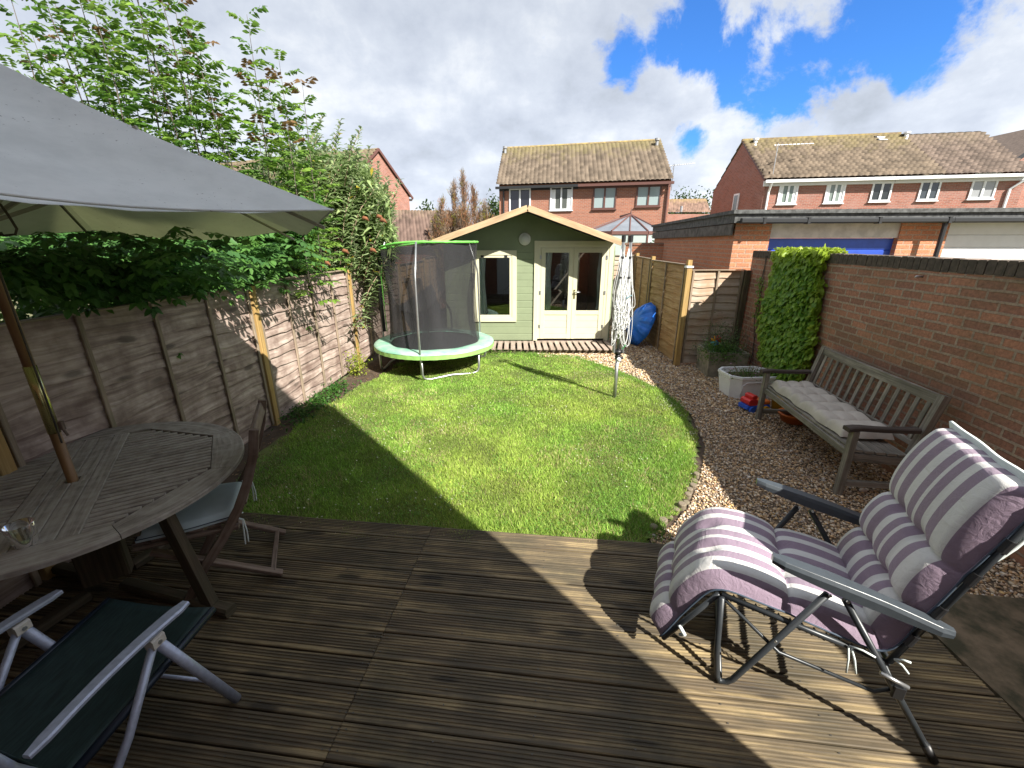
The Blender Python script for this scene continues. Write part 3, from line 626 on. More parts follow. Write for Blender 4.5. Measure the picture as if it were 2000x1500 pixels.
def right_fences():
    # side run going back past the summerhouse
    root = empty('lap_fence', (2.93, 7.25, 0), label='tan lap fence running back beside the summerhouse and blue shell', cat='fence')
    P = [Vector((2.93, 7.22, 0)), Vector((2.98, 9.25, 0)), Vector((3.20, 11.2, 0))]; hs = [1.70, 1.72]
    for i in range(2):
        a, c = P[i], P[i+1]; d = (c-a).normalized(); fence_panel(root, (a+d*.05).to_2d(), (c-d*.05).to_2d(), hs[i], 3, M_fencetan, M_batten, flip=1)
    for p, h in zip(P, (1.78, 1.78, 1.80)): post(root, p.x, p.y, h)
    # end panel behind
    root = empty('lap_fence', (3.2, 11.3, 0), label='small far lap fence panel behind the airer, half in shade', cat='fence')
    fence_panel(root, (2.1, 11.35), (3.15, 11.28), 1.74, 3, M_fencegrey, M_batten, flip=-1)
    post(root, 3.2, 11.3, 1.78)
    # front panel facing the camera
    root = empty('lap_fence', (2.86, 7.12, 0), label='grey lap fence panel with orange stain facing the lawn by the planters', cat='fence')
    fence_panel(root, (2.94, 7.13), (3.84, 7.20), 1.62, 3, M_fencegrey, M_batten, z0=.05, flip=-1)
    post(root, 2.885, 7.10, 1.66, w_=.085, cap=M_upvc); post(root, 3.875, 7.14, 1.62, w_=.085, m=M_tableleg)
right_fences()

# ------------------------------------------------------------------ right brick wall
WA, WB = Vector((3.16, .1, 0)), Vector((3.945, 7.20, 0)); WD = (WB-WA).normalized(); WN = Vector((WD.y, -WD.x, 0))   # WN points away from the garden
def garden_wall():
    root = empty('garden_wall', WA, label='long red brown brick garden wall with dark soldier brick top', cat='wall')
    a = Vector((0, 0, 0))-WD*2.0; L = (WB-WA).length+2.0; th = .215
    b = MB(); p = a; q = a+WD*L
    for (s0, s1) in ((p, q),):
        b.wall(s0, s1, -.1, 1.82); b.wall(s1+WN*th, s0+WN*th, -.1, 1.82)
        b.wall(s1, s1+WN*th, -.1, 1.82); b.wall(s0+WN*th, s0, -.1, 1.82)
    b.build('brickwork', M_brickwall, root)
    n = int(L/.0755); bm_ = MB()
    for k in range(n):
        c = a+WD*((k+.5)*L/n)+WN*(th/2)+Vector((0, 0, 1.877+random.uniform(-.003, .003))); t = random.uniform(-.002, .002)
        bm_.obox(c+WN*t, WD*(.0345), WN*(th/2+.004), Vector((0, 0, .0525)), ch=.006)
    bm_.build('coping_bricks', plain('soldier brick', (.10, .078, .060), .95, col2=(.055, .045, .034), vscale=22, bs=1, bscale=70), root)
    b = MB(); m0 = a+WN*.006; b.obox(a+WD*L/2+WN*(th/2)+Vector((0, 0, 1.874)), WD*(L/2-.005), WN*(th/2-.004), Vector((0, 0, .0535))); b.build('coping_mortar', M_copingtop, root)
garden_wall()
def wallpt(px, py, out=0):
    p = ON(px, py, WA, WB); return p-WN*out
def bracket():
    p = wallpt(1802, 540, 0); b = MB(); b.tube([p+WN*.02, p-WN*.05, p-WN*.055+Vector((0, 0, -.01))], .009, 8)
    tag(b.build('pipe_stub', M_metal, smooth=True), 'short grey metal pipe stub poking out high on the brick wall', 'pipe')
    # cable along the foot of the wall
    b = MB(); pts = [wallpt(1905, 1055, .05)+Vector((0, 0, .05)), wallpt(1960, 1090, .03), wallpt(2040, 1150, .03)]; b.tube(pts, .012, 8)
    tag(b.build('hose', M_gutterblack, smooth=True), 'dark hose lying along the foot of the brick wall', 'hose')
bracket()

# ------------------------------------------------------------------ leaves
def leaf_batch(s, base, dirn, up, L, W, col, fold=.25, droop=0.0):
    """folded leaf: base, two sides, tip. arrays (n,3)"""
    n = len(base); dirn = dirn/np.linalg.norm(dirn, axis=1, keepdims=True); side = np.cross(dirn, up); side /= (np.linalg.norm(side, axis=1, keepdims=True)+1e-9); nn = np.cross(side, dirn)
    L = L[:, None]; W = W[:, None]
    mid = base+dirn*L*.42; a = mid+side*W/2+nn*W*fold; c = mid-side*W/2+nn*W*fold; tip = base+dirn*L; tip[:, 2] -= (droop*L[:, 0])
    t1 = base+dirn*L*.8+side*W*.27+nn*W*fold*.3; t2 = base+dirn*L*.8-side*W*.27+nn*W*fold*.3
    t1[:, 2] -= droop*L[:, 0]*.6; t2[:, 2] -= droop*L[:, 0]*.6
    V_ = np.stack([base, a, mid, c, t1, t2, tip], 1).reshape(-1, 3)
    T = np.array([(0, 2, 1), (0, 3, 2), (1, 2, 4), (2, 3, 5), (2, 6, 4), (2, 5, 6)])
    s.add(V_, (np.arange(n)[:, None, None]*7+T[None]).reshape(-1, 3), np.repeat(col, 7, 0))
def unit(v): return v/(np.linalg.norm(v, axis=-1, keepdims=True)+1e-9)
def compound(s, rs, o, d, L, npair, ll, lw, col, stems=None):
    """pinnate leaf: rachis from o along d, droops; returns nothing"""
    d = unit(np.array(d, float)); up = np.array((0, 0, 1.0)); side = unit(np.cross(d, up)); 
    t = np.linspace(.25, 1, npair); P = o+np.outer(t*L, d); P[:, 2] -= (t**2)*L*.22
    tang = np.tile(d, (npair, 1)); tang[:, 2] -= t*.45; tang = unit(tang)
    B = np.concatenate([P, P, P[-1:]]); jit = rs.normal(0, .16, (2*npair+1, 3))
    D = np.concatenate([side*1.0+tang*.55, -side*1.0+tang*.55, tang[-1:]])+jit; D[:, 2] -= .25
    U = np.tile(unit(np.cross(side, d)), (len(B), 1))+rs.normal(0, .25, (len(B), 3))
    n = len(B); c = np.array(col)[None]*rs.uniform(.75, 1.25, (n, 1))
    leaf_batch(s, B, D, U, ll*rs.uniform(.75, 1.15, n), lw*rs.uniform(.8, 1.15, n), c, .12, .12)
    if stems is not None: stems.append((o, P[-1]))
def ash_tree():
    root = empty('ash_tree', (-4.4, 5.2, 0), label='tall ash like tree with feathery leaves overhanging the left fence', cat='tree')
    rs = np.random.default_rng(12); off = np.array(root.location); s = Soup(); sh = MB(); tr = MB()
    tips = []   # (tip, length of leafy part)
    def tip(px, py, y): tips.append(np.array(V(px, py, y)))
    for px, py, y in ((10, -40, 4.6), (55, -90, 4.9), (95, -30, 5.2), (120, -120, 5.0), (160, -60, 4.8), (190, -10, 5.4), (230, -130, 5.0), (262, -50, 5.3), (300, -60, 5.0), (335, -20, 5.5), (362, 25, 5.2), (385, 70, 5.6), (400, 140, 5.4), (345, 100, 5.8),
                      (482, 28, 5.6), (478, 120, 5.7), (545, 118, 5.8), (590, 158, 5.8), (555, 200, 6.0), (520, 150, 6.1), (440, 250, 5.6), (420, 210, 5.5), (300, 140, 5.8), (240, 90, 6.0), (150, 80, 6.0), (60, 60, 5.8), (20, 120, 5.6), (330, 210, 5.4), (500, 240, 5.6), (560, 240, 5.4), (270, 30, 5.6), (205, 60, 5.1), (90, 110, 5.0)):
        tip(px, py, y)
    base = np.array((-4.4, 5.2, .0))
    for k in range(5):
        a = base+rs.normal(0, .12, 3)*np.array((1, 1, 0)); c = np.array((rs.uniform(-4.8, -3.7), rs.uniform(4.2, 6.6), 2.1)); m = (a+c)/2+rs.normal(0, .1, 3)
        tr.tube([a-off, m-off, c-off], [.07, .05, .035], 8)
    for tp in tips:
        L = rs.uniform(1.7, 2.5) if tp[2] > 3.2 else 1.4
        b0 = tp+np.array((rs.normal(.05, .12), rs.normal(0, .15), -L))
        hub = np.array((min(-3.7, max(-5.2, b0[0]-.2)), b0[1], 2.0)); 
        path = [hub, (hub+b0)/2+rs.normal(0, .05, 3), b0, (b0+tp)/2+rs.normal(0, .03, 3), tp]
        sh.tube([p-off for p in path], [.020, .014, .009, .006, .002], 6)
        n = int(L/.06)
        for i in range(n):
            t = (i+.5)/n; p = b0+(tp-b0)*t; a = i*2.4+rs.uniform(-.4, .4); 
            up = .35+.5*t; d = np.array((math.cos(a), math.sin(a), up))
            LL = .36*(1-.45*t)*rs.uniform(.7, 1.15); young = t > .88 and rs.random() < .45
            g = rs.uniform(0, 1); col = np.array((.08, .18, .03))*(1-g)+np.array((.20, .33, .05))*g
            if young: col = np.array((.20, .12, .05))
            compound(s, rs, p-off, d, LL, int(5+3*(1-t)), .105*(1-.25*t), .036, col)
    # lower dense skirt of foliage leaning over the fence top
    for k in range(1300):
        px = rs.uniform(-60, 590); py = rs.uniform(405, 575)
        lim = 588 if px < 150 else (575 if px < 480 else 600-(px-480)*.55)
        if py > lim: continue
        y = rs.uniform(3.0, 5.6) if px < 420 else rs.uniform(4.4, 6.4)
        if py < 478: y = max(y, rs.uniform(4.3, 5.8))
        p = np.array(V(px, py, y))
        if p[0] > -2.95+.06*(p[1]-4) and p[2] < 1.75: 
            if py < 540 and rs.random() < .75: continue
        p[2] += .1; a = rs.uniform(0, 6.28); d = np.array((math.cos(a)+.4, math.sin(a)-.3, rs.uniform(-.2, .4)))
        g = rs.random(); col = np.array((.05, .14, .04))*(1-g)+np.array((.12, .26, .06))*g
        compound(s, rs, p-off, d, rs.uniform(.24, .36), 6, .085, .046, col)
    fa, fb = Vector((-2.83, 2.1, 0)), Vector((-2.66, 7.0, 0))
    for k in range(230):   # sprays hanging over the top of the fence
        px = rs.uniform(-40, 545); lim = np.interp(px, [-40, 60, 150, 300, 400, 480, 545], [560, 566, 562, 578, 576, 552, 530]); py = rs.uniform(lim-62, lim)
        p = np.array(ON(px, py, fa, fb)); 
        if p[1] < 1.9: continue
        p[0] += rs.uniform(-.12, .06); a = rs.uniform(-1.2, .6); d = np.array((math.cos(a), math.sin(a), rs.uniform(-.45, .15))); g = rs.random(); col = np.array((.05, .13, .035))*(1-g)+np.array((.11, .24, .05))*g
        compound(s, rs, p+np.array((-.12, 0, .05))-off, d, rs.uniform(.20, .30), 5, .075, .040, col)
    for k in range(2300):   # mass behind the fence
        y = rs.uniform(2.6, 7.2); x = rs.uniform(-5.6, -3.15); z = rs.uniform(1.2, 2.55) if x > -4.5 else rs.uniform(1.2, 3.0)
        if y < 4.3 and z > 1.86: continue
        p = np.array((x, y, z)); a = rs.uniform(0, 6.28); d = np.array((math.cos(a), math.sin(a), rs.uniform(-.2, .5))); g = rs.random()
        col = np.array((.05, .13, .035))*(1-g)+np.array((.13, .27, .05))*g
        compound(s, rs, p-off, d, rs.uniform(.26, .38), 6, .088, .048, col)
    s.build('crown', M_leaf, root); sh.build('branches', M_bark, root, smooth=True); tr.build('trunk', M_bark, root, smooth=True)
ash_tree()
def buddleia():
    root = empty('buddleia_shrub', (-3.5, 8.2, 0), label='grey green buddleia shrub with brown dead flower heads above the fence', cat='shrub')
    rs = np.random.default_rng(5); off = np.array(root.location); s = Soup(); st = MB(); fl = MB()
    outline = [(520, 300), (560, 262), (592, 232), (612, 262), (630, 226), (655, 262), (664, 235), (690, 268), (705, 250), (722, 285), (740, 318), (757, 345), (781, 352), (772, 400), (770, 440), (760, 480)]
    tips = [np.array(V(px, py, rs.uniform(7.3, 8.6))) for px, py in outline]
    for k in range(360):
        px = rs.uniform(500, 775); lo = np.interp(px, [500, 560, 630, 705, 781], [310, 280, 262, 290, 375]); py = rs.uniform(lo, 540); tips.append(np.array(V(px, py, rs.uniform(7.1, 8.9) if px > 560 else rs.uniform(6.8, 8.0))))
    for tp in tips:
        if tp[2] < 1.5: tp[2] = 1.5
        if tp[0] > -2.75 and tp[2] < 1.75: tp[0] = -2.85
        L = min(rs.uniform(.7, 1.3), tp[2]-.3); b0 = tp+np.array((-.25-rs.uniform(0, .25), rs.normal(0, .2), -L)); 
        st.tube([b0-off, (b0+tp)/2+np.array((-.03, 0, .05))-off, tp-off], [.010, .007, .003], 5)
        n = int(L/.036); t = (np.arange(n)+.5)/n; P = b0+np.outer(t, tp-b0); A = np.arange(n)*1.57+rs.uniform(-.5, .5, n); 
        for sg in (0, math.pi):
            D = np.stack([np.cos(A+sg), np.sin(A+sg), .75*t+.15+rs.normal(0, .2, n)], 1); U = np.tile((0, 0, 1.0), (n, 1))+rs.normal(0, .2, (n, 3))
            g = rs.random((n, 1)); c = np.array((.14, .22, .07))*(1-g)+np.array((.38, .48, .24))*g; yl = (rs.random((n, 1)) < .03); c = np.where(yl, np.array((.5, .42, .05)), c); tp_ = (t[:, None] > .85); c = np.where(tp_, np.array((.24, .31, .17)), c)
            leaf_batch(s, P-off, D, U, (.21*(1-.45*t**3))*rs.uniform(.6, 1.15, n), .052*rs.uniform(.7, 1.2, n), c, .2, .30)
    n = 11000; px = rs.uniform(505, 768, n); lo = np.interp(px, [500, 560, 630, 705, 768], [335, 300, 285, 310, 400]); py = lo+(548-lo)*rs.random(n)**.8; yy = rs.uniform(7.3, 8.7, n)
    k = fbm2(px*.03, py*.03, 61, 3, 1) > .40; px, py, yy = px[k], py[k], yy[k]; n = len(px); P = np.array([V(a, b_, c_) for a, b_, c_ in zip(px, py, yy)]); k = (P[:, 2] > 1.55) & ((P[:, 0] < -2.72) | (P[:, 2] > 1.75)); P = P[k]; n = len(P)
    D = rs.normal(0, .8, (n, 3)); D[:, 2] += .25; g = rs.random((n, 1)); c = np.array((.15, .24, .07))*(1-g)+np.array((.42, .52, .24))*g; c = np.where(rs.random((n, 1)) < .02, np.array((.55, .45, .06)), c)
    leaf_batch(s, P-off, D, np.tile((0, 0, 1.0), (n, 1))+rs.normal(0, .3, (n, 3)), .20*rs.uniform(.55, 1.2, n), .052*rs.uniform(.7, 1.2, n), c, .2, .3)
    for px, py, y in ((707, 428, 7.2), (742, 432, 7.1), (668, 492, 6.9), (632, 515, 6.9), (722, 490, 7.0), (595, 375, 7.3), (575, 497, 6.9), (545, 484, 6.8), (735, 425, 7.2)):
        p = np.array(V(px, py, y))-off; fl = MB(); fl.tube([p, p+np.array((.03, 0, .02)), p+np.array((.07, 0, .01)), p+np.array((.11, 0, -.03))], [.012, .034, .028, .006], 8); fl.build('dead_flower_head', M_rust, root, smooth=True)
    s.build('crown', M_leaf, root); st.build('branches', M_twig, root, smooth=True)
buddleia()
def ivy():
    root = empty('climbing_creeper', wallpt(1560, 720, 0), label='bright green climbing creeper hanging down the brick wall behind the bench', cat='climbing plant')
    rs = np.random.default_rng(9); off = np.array(root.location); s = Soup()
    # outline in wall coordinates from the top of the coping down
    Lx = lambda py: np.interp(py, [482, 500, 520, 560, 600, 640, 690, 740], [1528, 1526, 1524, 1512, 1498, 1494, 1497, 1512])
    Rx = lambda py: np.interp(py, [482, 500, 520, 560, 600, 640, 690, 740], [1618, 1622, 1620, 1616, 1608, 1606, 1598, 1568])
    n = 7500; py = rs.uniform(486, 745, n); u = rs.random(n); px = Lx(py)+(Rx(py)-Lx(py))*u+rs.normal(0, 2.5, n)+8*(fbm2(py*.045, u*0+np.round(u)*9, 3, 3)-.5)*2.2
    P = np.array([wallpt(a, c) for a, c in zip(px, py)]); th = .05+.10*np.sin(np.pi*np.clip(u, .02, .98))**.6
    lay = rs.random(n)**.6; P = P-np.array(WN)[None]*(th*lay+.01)[:, None]; 
    D = np.tile(np.array((0, 0, -1.0)), (n, 1))+rs.normal(0, .38, (n, 3))-np.array(WN)*.35; U = -np.tile(np.array(WN), (n, 1))+rs.normal(0, .35, (n, 3))
    g = rs.random((n, 1)); c = np.array((.10, .24, .03))*(1-g)+np.array((.32, .50, .07))*g; top = np.clip((525-py)/40, 0, 1)[:, None]+(np.abs(u-.5) > .44)[:, None]*.6; c = c*(1-top.clip(0, 1))+np.array((.34, .46, .05))*top.clip(0, 1)
    leaf_batch(s, P-off, D, U, .085*rs.uniform(.5, 1.2, n), .062*rs.uniform(.6, 1.15, n), c, .14, .05)
    # over the top of the wall
    m = 1500; t = rs.random(m); q0, q1 = wallpt(1524, 492), wallpt(1620, 496); B = np.array(q0)+np.outer(t, np.array(q1-q0)); B[:, 2] = 1.935+rs.uniform(0, .035, m); B += np.array(WN)*rs.uniform(-.08, .2, (m, 1))
    D = rs.normal(0, 1, (m, 3))+np.array((-.6, -.3, .1)); U = np.tile((0, 0, 1.0), (m, 1))+rs.normal(0, .4, (m, 3)); c = np.array((.36, .48, .05))*rs.uniform(.6, 1.15, (m, 1))
    leaf_batch(s, B-off, D, U, .05*rs.uniform(.6, 1.1, m), .042*rs.uniform(.6, 1.1, m), c, .12, .1)
    # side sprig
    m = 130; t = rs.random(m); B = np.array([wallpt(1491+rs.normal(0, 4)-8*a, 540+100*a, .04) for a in t]); D = np.tile(np.array((0, 0, -1.0)), (m, 1))+rs.normal(0, .5, (m, 3))
    leaf_batch(s, B-off, D, np.tile(-np.array(WN), (m, 1)), .05*rs.uniform(.6, 1.1, m), .04*rs.uniform(.6, 1.1, m), np.array((.15, .30, .04))*rs.uniform(.6, 1.1, (m, 1)), .1)
    s.build('leaves', M_leaf, root)
    b = MB()
    for k in range(9):
        x0 = 1490+k*13; pts = [wallpt(x0+rs.normal(0, 6)-.12*(yy-500), yy, .012)-root.location for yy in (500, 560, 620, 680, 730)]; b.tube(pts, .005, 5)
    b.build('stems', M_bark, root)
ivy()

# ------------------------------------------------------------------ summerhouse
def window_unit(root, x0, x1, y, z0, z1, fw, mf, name='window', proud=.03, mull=(), glassm=M_pane):
    mb = MB()
    for a in ((x0, x1, z0, z0+fw), (x0, x1, z1-fw, z1)): mb.box(a[0], a[1], y-proud, y, a[2], a[3], ch=.004)
    for a in ((x0, x0+fw), (x1-fw, x1)): mb.box(a[0], a[1], y-proud, y, z0+fw, z1-fw, ch=.004)
    for m in mull: mb.box(m-fw*.4, m+fw*.4, y-proud, y, z0+fw, z1-fw, ch=.003)
    return mb.build(name, mf, root)
def summerhouse():
    SY = 8.6; root = empty('summerhouse', (.3, SY, 0), label='sage green timber summerhouse with cream double doors and window', cat='summerhouse')
    o = lambda x, z, y=SY: (x-.3, y-SY, z)
    X0, X1, FZ, EZ = -1.28, 2.02, .12, 2.06
    AX, AZ = .276, 2.66; slope = (AZ-2.085)/(1.97-AX)
    wx0, wx1, wz0, wz1 = -.70, .0, .60, 1.82   # inner window opening
    dx0, dx1, dz0, dz1 = .52, 1.90, .16, 2.0     # door opening
    roofz = lambda x: AZ-.06-abs(x-AX)*slope
    # front wall in log boards with openings
    b = MB(); bh = .135; z = FZ; k = 0
    def seg(xa, xb, z0, z1):
        if xb-xa < .01: return
        b.box(xa-.3, xb-.3, .0, .04, z0+.004, z1-.001, ch=.007); b.box(xa-.3+.004, xb-.3-.004, .006, .036, z0-.002, z0+.006)
    while z < AZ-.08:
        z1 = min(z+bh, AZ-.075); h0, h1 = max(0, (AZ-.07-z)/slope), max(0.01, (AZ-.07-z1)/slope)
        xa, xb = max(X0, AX-h0), min(X1, AX+h0)
        if h1 < max(AX-X0, X1-AX):
            ta, tb = max(X0, AX-h1), min(X1, AX+h1); cutsx = [(xa, ta, xb, tb)]
            if z < dz1+.0: cutsx = [(xa, ta, dx0-.02, dx0-.02), (dx1+.02, dx1+.02, xb, tb)] if xb > dx1 else [(xa, ta, dx0-.02, dx0-.02)]
            for a0, a1, b0, b1 in cutsx:
                q = [(a0-.3, 0, z+.005), (b0-.3, 0, z+.005), (b1-.3, 0, z1-.002), (a1-.3, 0, z1-.002)]; r_ = [(x, .04, zz) for x, _, zz in q]
                b.face(q); b.face(r_[::-1]); b.face([q[1], q[0], r_[0], r_[1]]); b.face([q[3], q[2], r_[2], r_[3]]); b.face([q[0], q[3], r_[3], r_[0]]); b.face([q[2], q[1], r_[1], r_[2]])
                b.box(min(a0, a1)-.3+.01, max(b0, b1)-.3-.01, .006, .03, z-.004, z+.006)
        elif xb > xa:
            cuts = []
            if z < wz1 and z1 > wz0: cuts.append((wx0, wx1))
            if z < dz1 and z1 > dz0: cuts.append((dx0, dx1))
            x = xa
            for c0, c1 in cuts: seg(x, c0, z, z1); x = c1
            seg(x, xb, z, z1)
        z = z1
    b.build('front_wall', M_green, root)
    b = MB()   # side and rear walls, floor
    b.box(X0-.3, X0-.26, .045, 2.6, FZ, roofz(X0)); b.box(X1-.34, X1-.3, .045, 2.6, FZ, roofz(X1)-.02); b.box(X0-.3, X1-.3, 2.6, 2.64, FZ, roofz(X0)); b.build('side_walls', M_green, root)
    b = MB(); b.box(X0-.25, X1-.35, .05, 2.59, FZ, FZ+.03); b.box(X0-.25, X1-.35, 2.56, 2.59, FZ+.031, roofz(X0)); b.build('interior', M_room, root)
    # furniture silhouettes inside
    b = MB(); b.box(-.9, -.1, 1.2, 1.8, .15, .75); b.box(.6, 1.2, 1.5, 2.0, .15, .95); b.tube([(-.5, 1.4, .76), (-.5, 1.4, 1.0), (-.3, 1.4, 1.1)], .03); b.build('furniture', M_room, root)
    # corner logs at left
    b = MB(); z = FZ
    while z < EZ-.1: b.box(X0-.3-.06, X0-.3, .0, .04, z+.004, z+bh-.002, ch=.006); z += bh
    b.build('corner_joints', M_green, root)
    # roof slabs with tip overhang
    RY0, RY1 = -.62, 2.75
    b = MB()
    for sx in (-1, 1):
        ex = AX-.3+sx*1.70; ez = AZ-1.70*slope
        b.face([(AX-.3, RY0, AZ), (AX-.3, RY1, AZ), (ex, RY1, ez), (ex, RY0, ez)] if sx > 0 else [(AX-.3, RY1, AZ), (AX-.3, RY0, AZ), (ex, RY0, ez), (ex, RY1, ez)])
        b.face([(AX-.3, RY0, AZ-.03), (AX-.3, RY1, AZ-.03), (ex, RY1, ez-.03), (ex, RY0, ez-.03)])
        b.face([(ex, RY0, ez), (ex, RY1, ez), (ex, RY1, ez-.03), (ex, RY0, ez-.03)])
    b.build('roof', M_felt, root)
    for sx in (-1, 1):
        b = MB(); p0 = Vector((AX-.3, RY0-.012, AZ-.035)); p1 = Vector((AX-.3+sx*1.70, RY0-.012, AZ-.035-1.70*slope))
        b.bar(p0+Vector((sx*.002, 0, 0)), p1, .022, .105, up=(0, 0, 1), ch=.003); b.build('bargeboard', M_barge, root)
    # window
    wf = window_unit(root, wx0-.3-.09, wx1-.3+.09, -.001, wz0-.09, wz1+.09, .09, M_cream, 'window_frame', .028)
    m = MB()
    for a in ((wx0-.3, wx1-.3, wz0, wz0+.05), (wx0-.3, wx1-.3, wz1-.05, wz1)): m.box(a[0], a[1], -.018, .02, a[2], a[3], ch=.003)
    for a in ((wx0-.3, wx0-.25), (wx1-.35, wx1-.3)): m.box(a[0], a[1], -.018, .02, wz0+.05, wz1-.05, ch=.003)
    m.build('sash', M_cream, wf)
    m = MB(); m.box(wx0-.25, wx1-.35, .005, .009, wz0+.05, wz1-.05); m.build('pane', M_pane, wf)
    for hx in (wx0+.12, wx1-.12):
        m = MB(); m.box(hx-.33, hx-.27, -.026, -.018, wz1-.045, wz1-.005, ch=.002); m.build('hinge', M_gutterblack, wf)
    def curtain(xa, xb, z0, z1, y=.07):
        m = MB(); n = 24; P = []
        for i in range(n+1):
            t = i/n; x = xa+(xb-xa)*t; P.append([(x+.015*math.sin(j*1.3), y+.012*math.sin(t*22), z0+(z1-z0)*j/6) for j in range(7)])
        m.grid(P); m.build('curtain', M_curtain, root, smooth=True)
    curtain(wx0-.26, wx0-.13, wz0, wz1, .035)
    curtain(dx0+.13-.3, dx0+.26-.3, .75, 1.9, .045); curtain(dx1-.19-.3, dx1-.13-.3, .75, 1.9, .045)
    # door surround and leaves
    b = MB(); fw = .085
    b.box(dx0-.3-fw, dx0-.3, -.03, 0-.001, FZ, dz1+fw, ch=.004); b.box(dx1-.3, dx1-.3+fw, -.03, -.001, FZ, dz1+fw, ch=.004); b.box(dx0-.3, dx1-.3, -.03, -.001, dz1, dz1+fw, ch=.004)
    b.box(dx0-.3, dx0-.25, -.022, .03, dz0, dz1); b.box(dx1-.35, dx1-.3, -.022, .03, dz0, dz1); b.box(dx0-.25, dx1-.35, -.022, .03, dz1-.045, dz1)
    b.build('door_frame', M_cream, root)
    mid = (dx0+dx1)/2
    for k, (a, c) in enumerate(((dx0+.053, mid-.002), (mid+.002, dx1-.053))):
        dr = MB(); z0, z1 = dz0, dz1-.048; s = .085; a -= .3; c -= .3; zr = .74
        dr.box(a, a+s, -.018, .022, z0, z1, ch=.003); dr.box(c-s, c, -.018, .022, z0, z1, ch=.003)
        for zz0, zz1 in ((z0, z0+.10), (zr-.085, zr), (z1-.085, z1)): dr.box(a+s, c-s, -.018, .022, zz0, zz1, ch=.003)
        for zb in np.linspace(z0+.10, zr-.085, 4)[:-1]: dr.box(a+s, c-s, -.006, .01, zb+.002, zb+(zr-.185-z0)/3-.001, ch=.004)
        d = dr.build('door', M_cream, root)
        g = MB(); g.box(a+s, c-s, .0, .004, zr, z1-.085); g.build('pane', M_pane, d)
        for hz in (.42, 1.1, 1.78):
            hx = a-.012 if k == 0 else c+.012; h = MB(); h.box(hx-.018, hx+.018, -.032, -.0185, hz-.035, hz+.035, ch=.002); h.build('hinge', M_metal, d)
        if k == 1:
            h = MB(); h.box(a+.02, a+.055, -.024, -.0185, .98, 1.16, ch=.002); h.build('lock_plate', M_brass, d)
            h = MB(); h.tube([(a+.038, -.02, 1.11), (a+.038, -.06, 1.11), (a+.15, -.062, 1.112)], .009, 8); h.build('handle', M_metal, d, smooth=True)
    # round bulkhead lamp
    b = MB(); c = V(1025, 467, SY-.02); cx, cz = c.x-.3, c.z; n = 28
    prof = [(.0, -.075), (.06, -.07), (.085, -.05), (.088, -.045), (.09, -.047), (.108, -.04), (.116, -.02), (.116, -.0005)]
    P = [[(cx+r*math.cos(2*math.pi*k/n), yy, cz+r*math.sin(2*math.pi*k/n)) for k in range(n+1)] for r, yy in prof]; b.grid(P, flip=True); b.build('bulkhead_lamp', M_lampw, root, smooth=True)
    # bearers
    b = MB()
    for y in (.03, 1.3, 2.5): b.box(X0-.3, X1-.3, y, y+.07, .0, FZ-.003)
    b.build('bearers', M_pallet, root)
summerhouse()
def front_deck():
    root = empty('pallet_deck', (.6, 8.2, 0), label='narrow slatted wooden step deck along the front of the summerhouse', cat='decking')
    x = -1.05; k = 0
    while x < 1.98:
        b = MB(); b.box(x-.6, x-.6+.088, -.32+random.uniform(-.01, .01)-.02*(x), .36, .095, .115, ch=.004); b.build('slat', M_pallet, root); x += .128
    b = MB(); b.box(-1.65, 1.40, -.27, -.23, .0, .094); b.box(-1.65, 1.40, .28, .32, .0, .094); b.build('frame', M_tableleg, root)
front_deck()

# ------------------------------------------------------------------ roofs / houses
def tiled_roof(root, A, B_, C_, D_, cols, rows, base, moss, name='roof', seed=1, mossamt=.5, amp=.035):
    """A eave left, B eave right, C ridge right, D ridge left; pantiles with stepped courses"""
    A, B_, C_, D_ = [np.array(p, float) for p in (A, B_, C_, D_)]; off = np.array(root.location)
    nrm = unit(np.cross(B_-A, D_-A)); 
    if nrm[2] < 0: nrm = -nrm
    nu = cols*6; us = np.linspace(0, 1, nu+1); rs = np.random.default_rng(seed)
    wave = .75*amp*np.abs(np.sin(us*cols*np.pi))**.6
    rows_ = []; vs = []
    for r in range(rows): vs += [(r/rows, amp*2.4), ((r+1)/rows-.0005, 0.0)]
    V_ = []; Cc = []
    rc = rs.uniform(.6, 1.35, (rows, cols+1))
    for v, lift in vs:
        L_ = A+(D_-A)*v; R_ = B_+(C_-B_)*v; P = L_+np.outer(us, R_-L_)+np.outer(wave+lift, nrm); V_.append(P)
        r = min(int(v*rows+1e-6), rows-1); ci = np.minimum((us*cols).astype(int), cols)
        c = np.array(base)[None]*rc[r, ci][:, None]
        mo = fbm2(us*cols*1.1, np.full(nu+1, v*rows*1.3), seed+3, 4, .8)*.55+v*v*.60; ms = np.clip((mo-.50)*3, 0, 1)*mossamt*1.3; c = c*(1-ms[:, None])+np.array(moss)*ms[:, None]; Cc.append(c)
    V_ = np.array(V_); nv = nu+1; tris = []
    i = np.arange(len(vs)-1)[:, None]*nv; j = np.arange(nu)[None]; a = i+j
    tris = np.concatenate([np.stack([a, a+1, a+nv+1], -1).reshape(-1, 3), np.stack([a, a+nv+1, a+nv], -1).reshape(-1, 3)])
    s = Soup(); s.add(V_.reshape(-1, 3)-off, tris, np.array(Cc).reshape(-1, 3)); return s.build(name, M_tile, root)
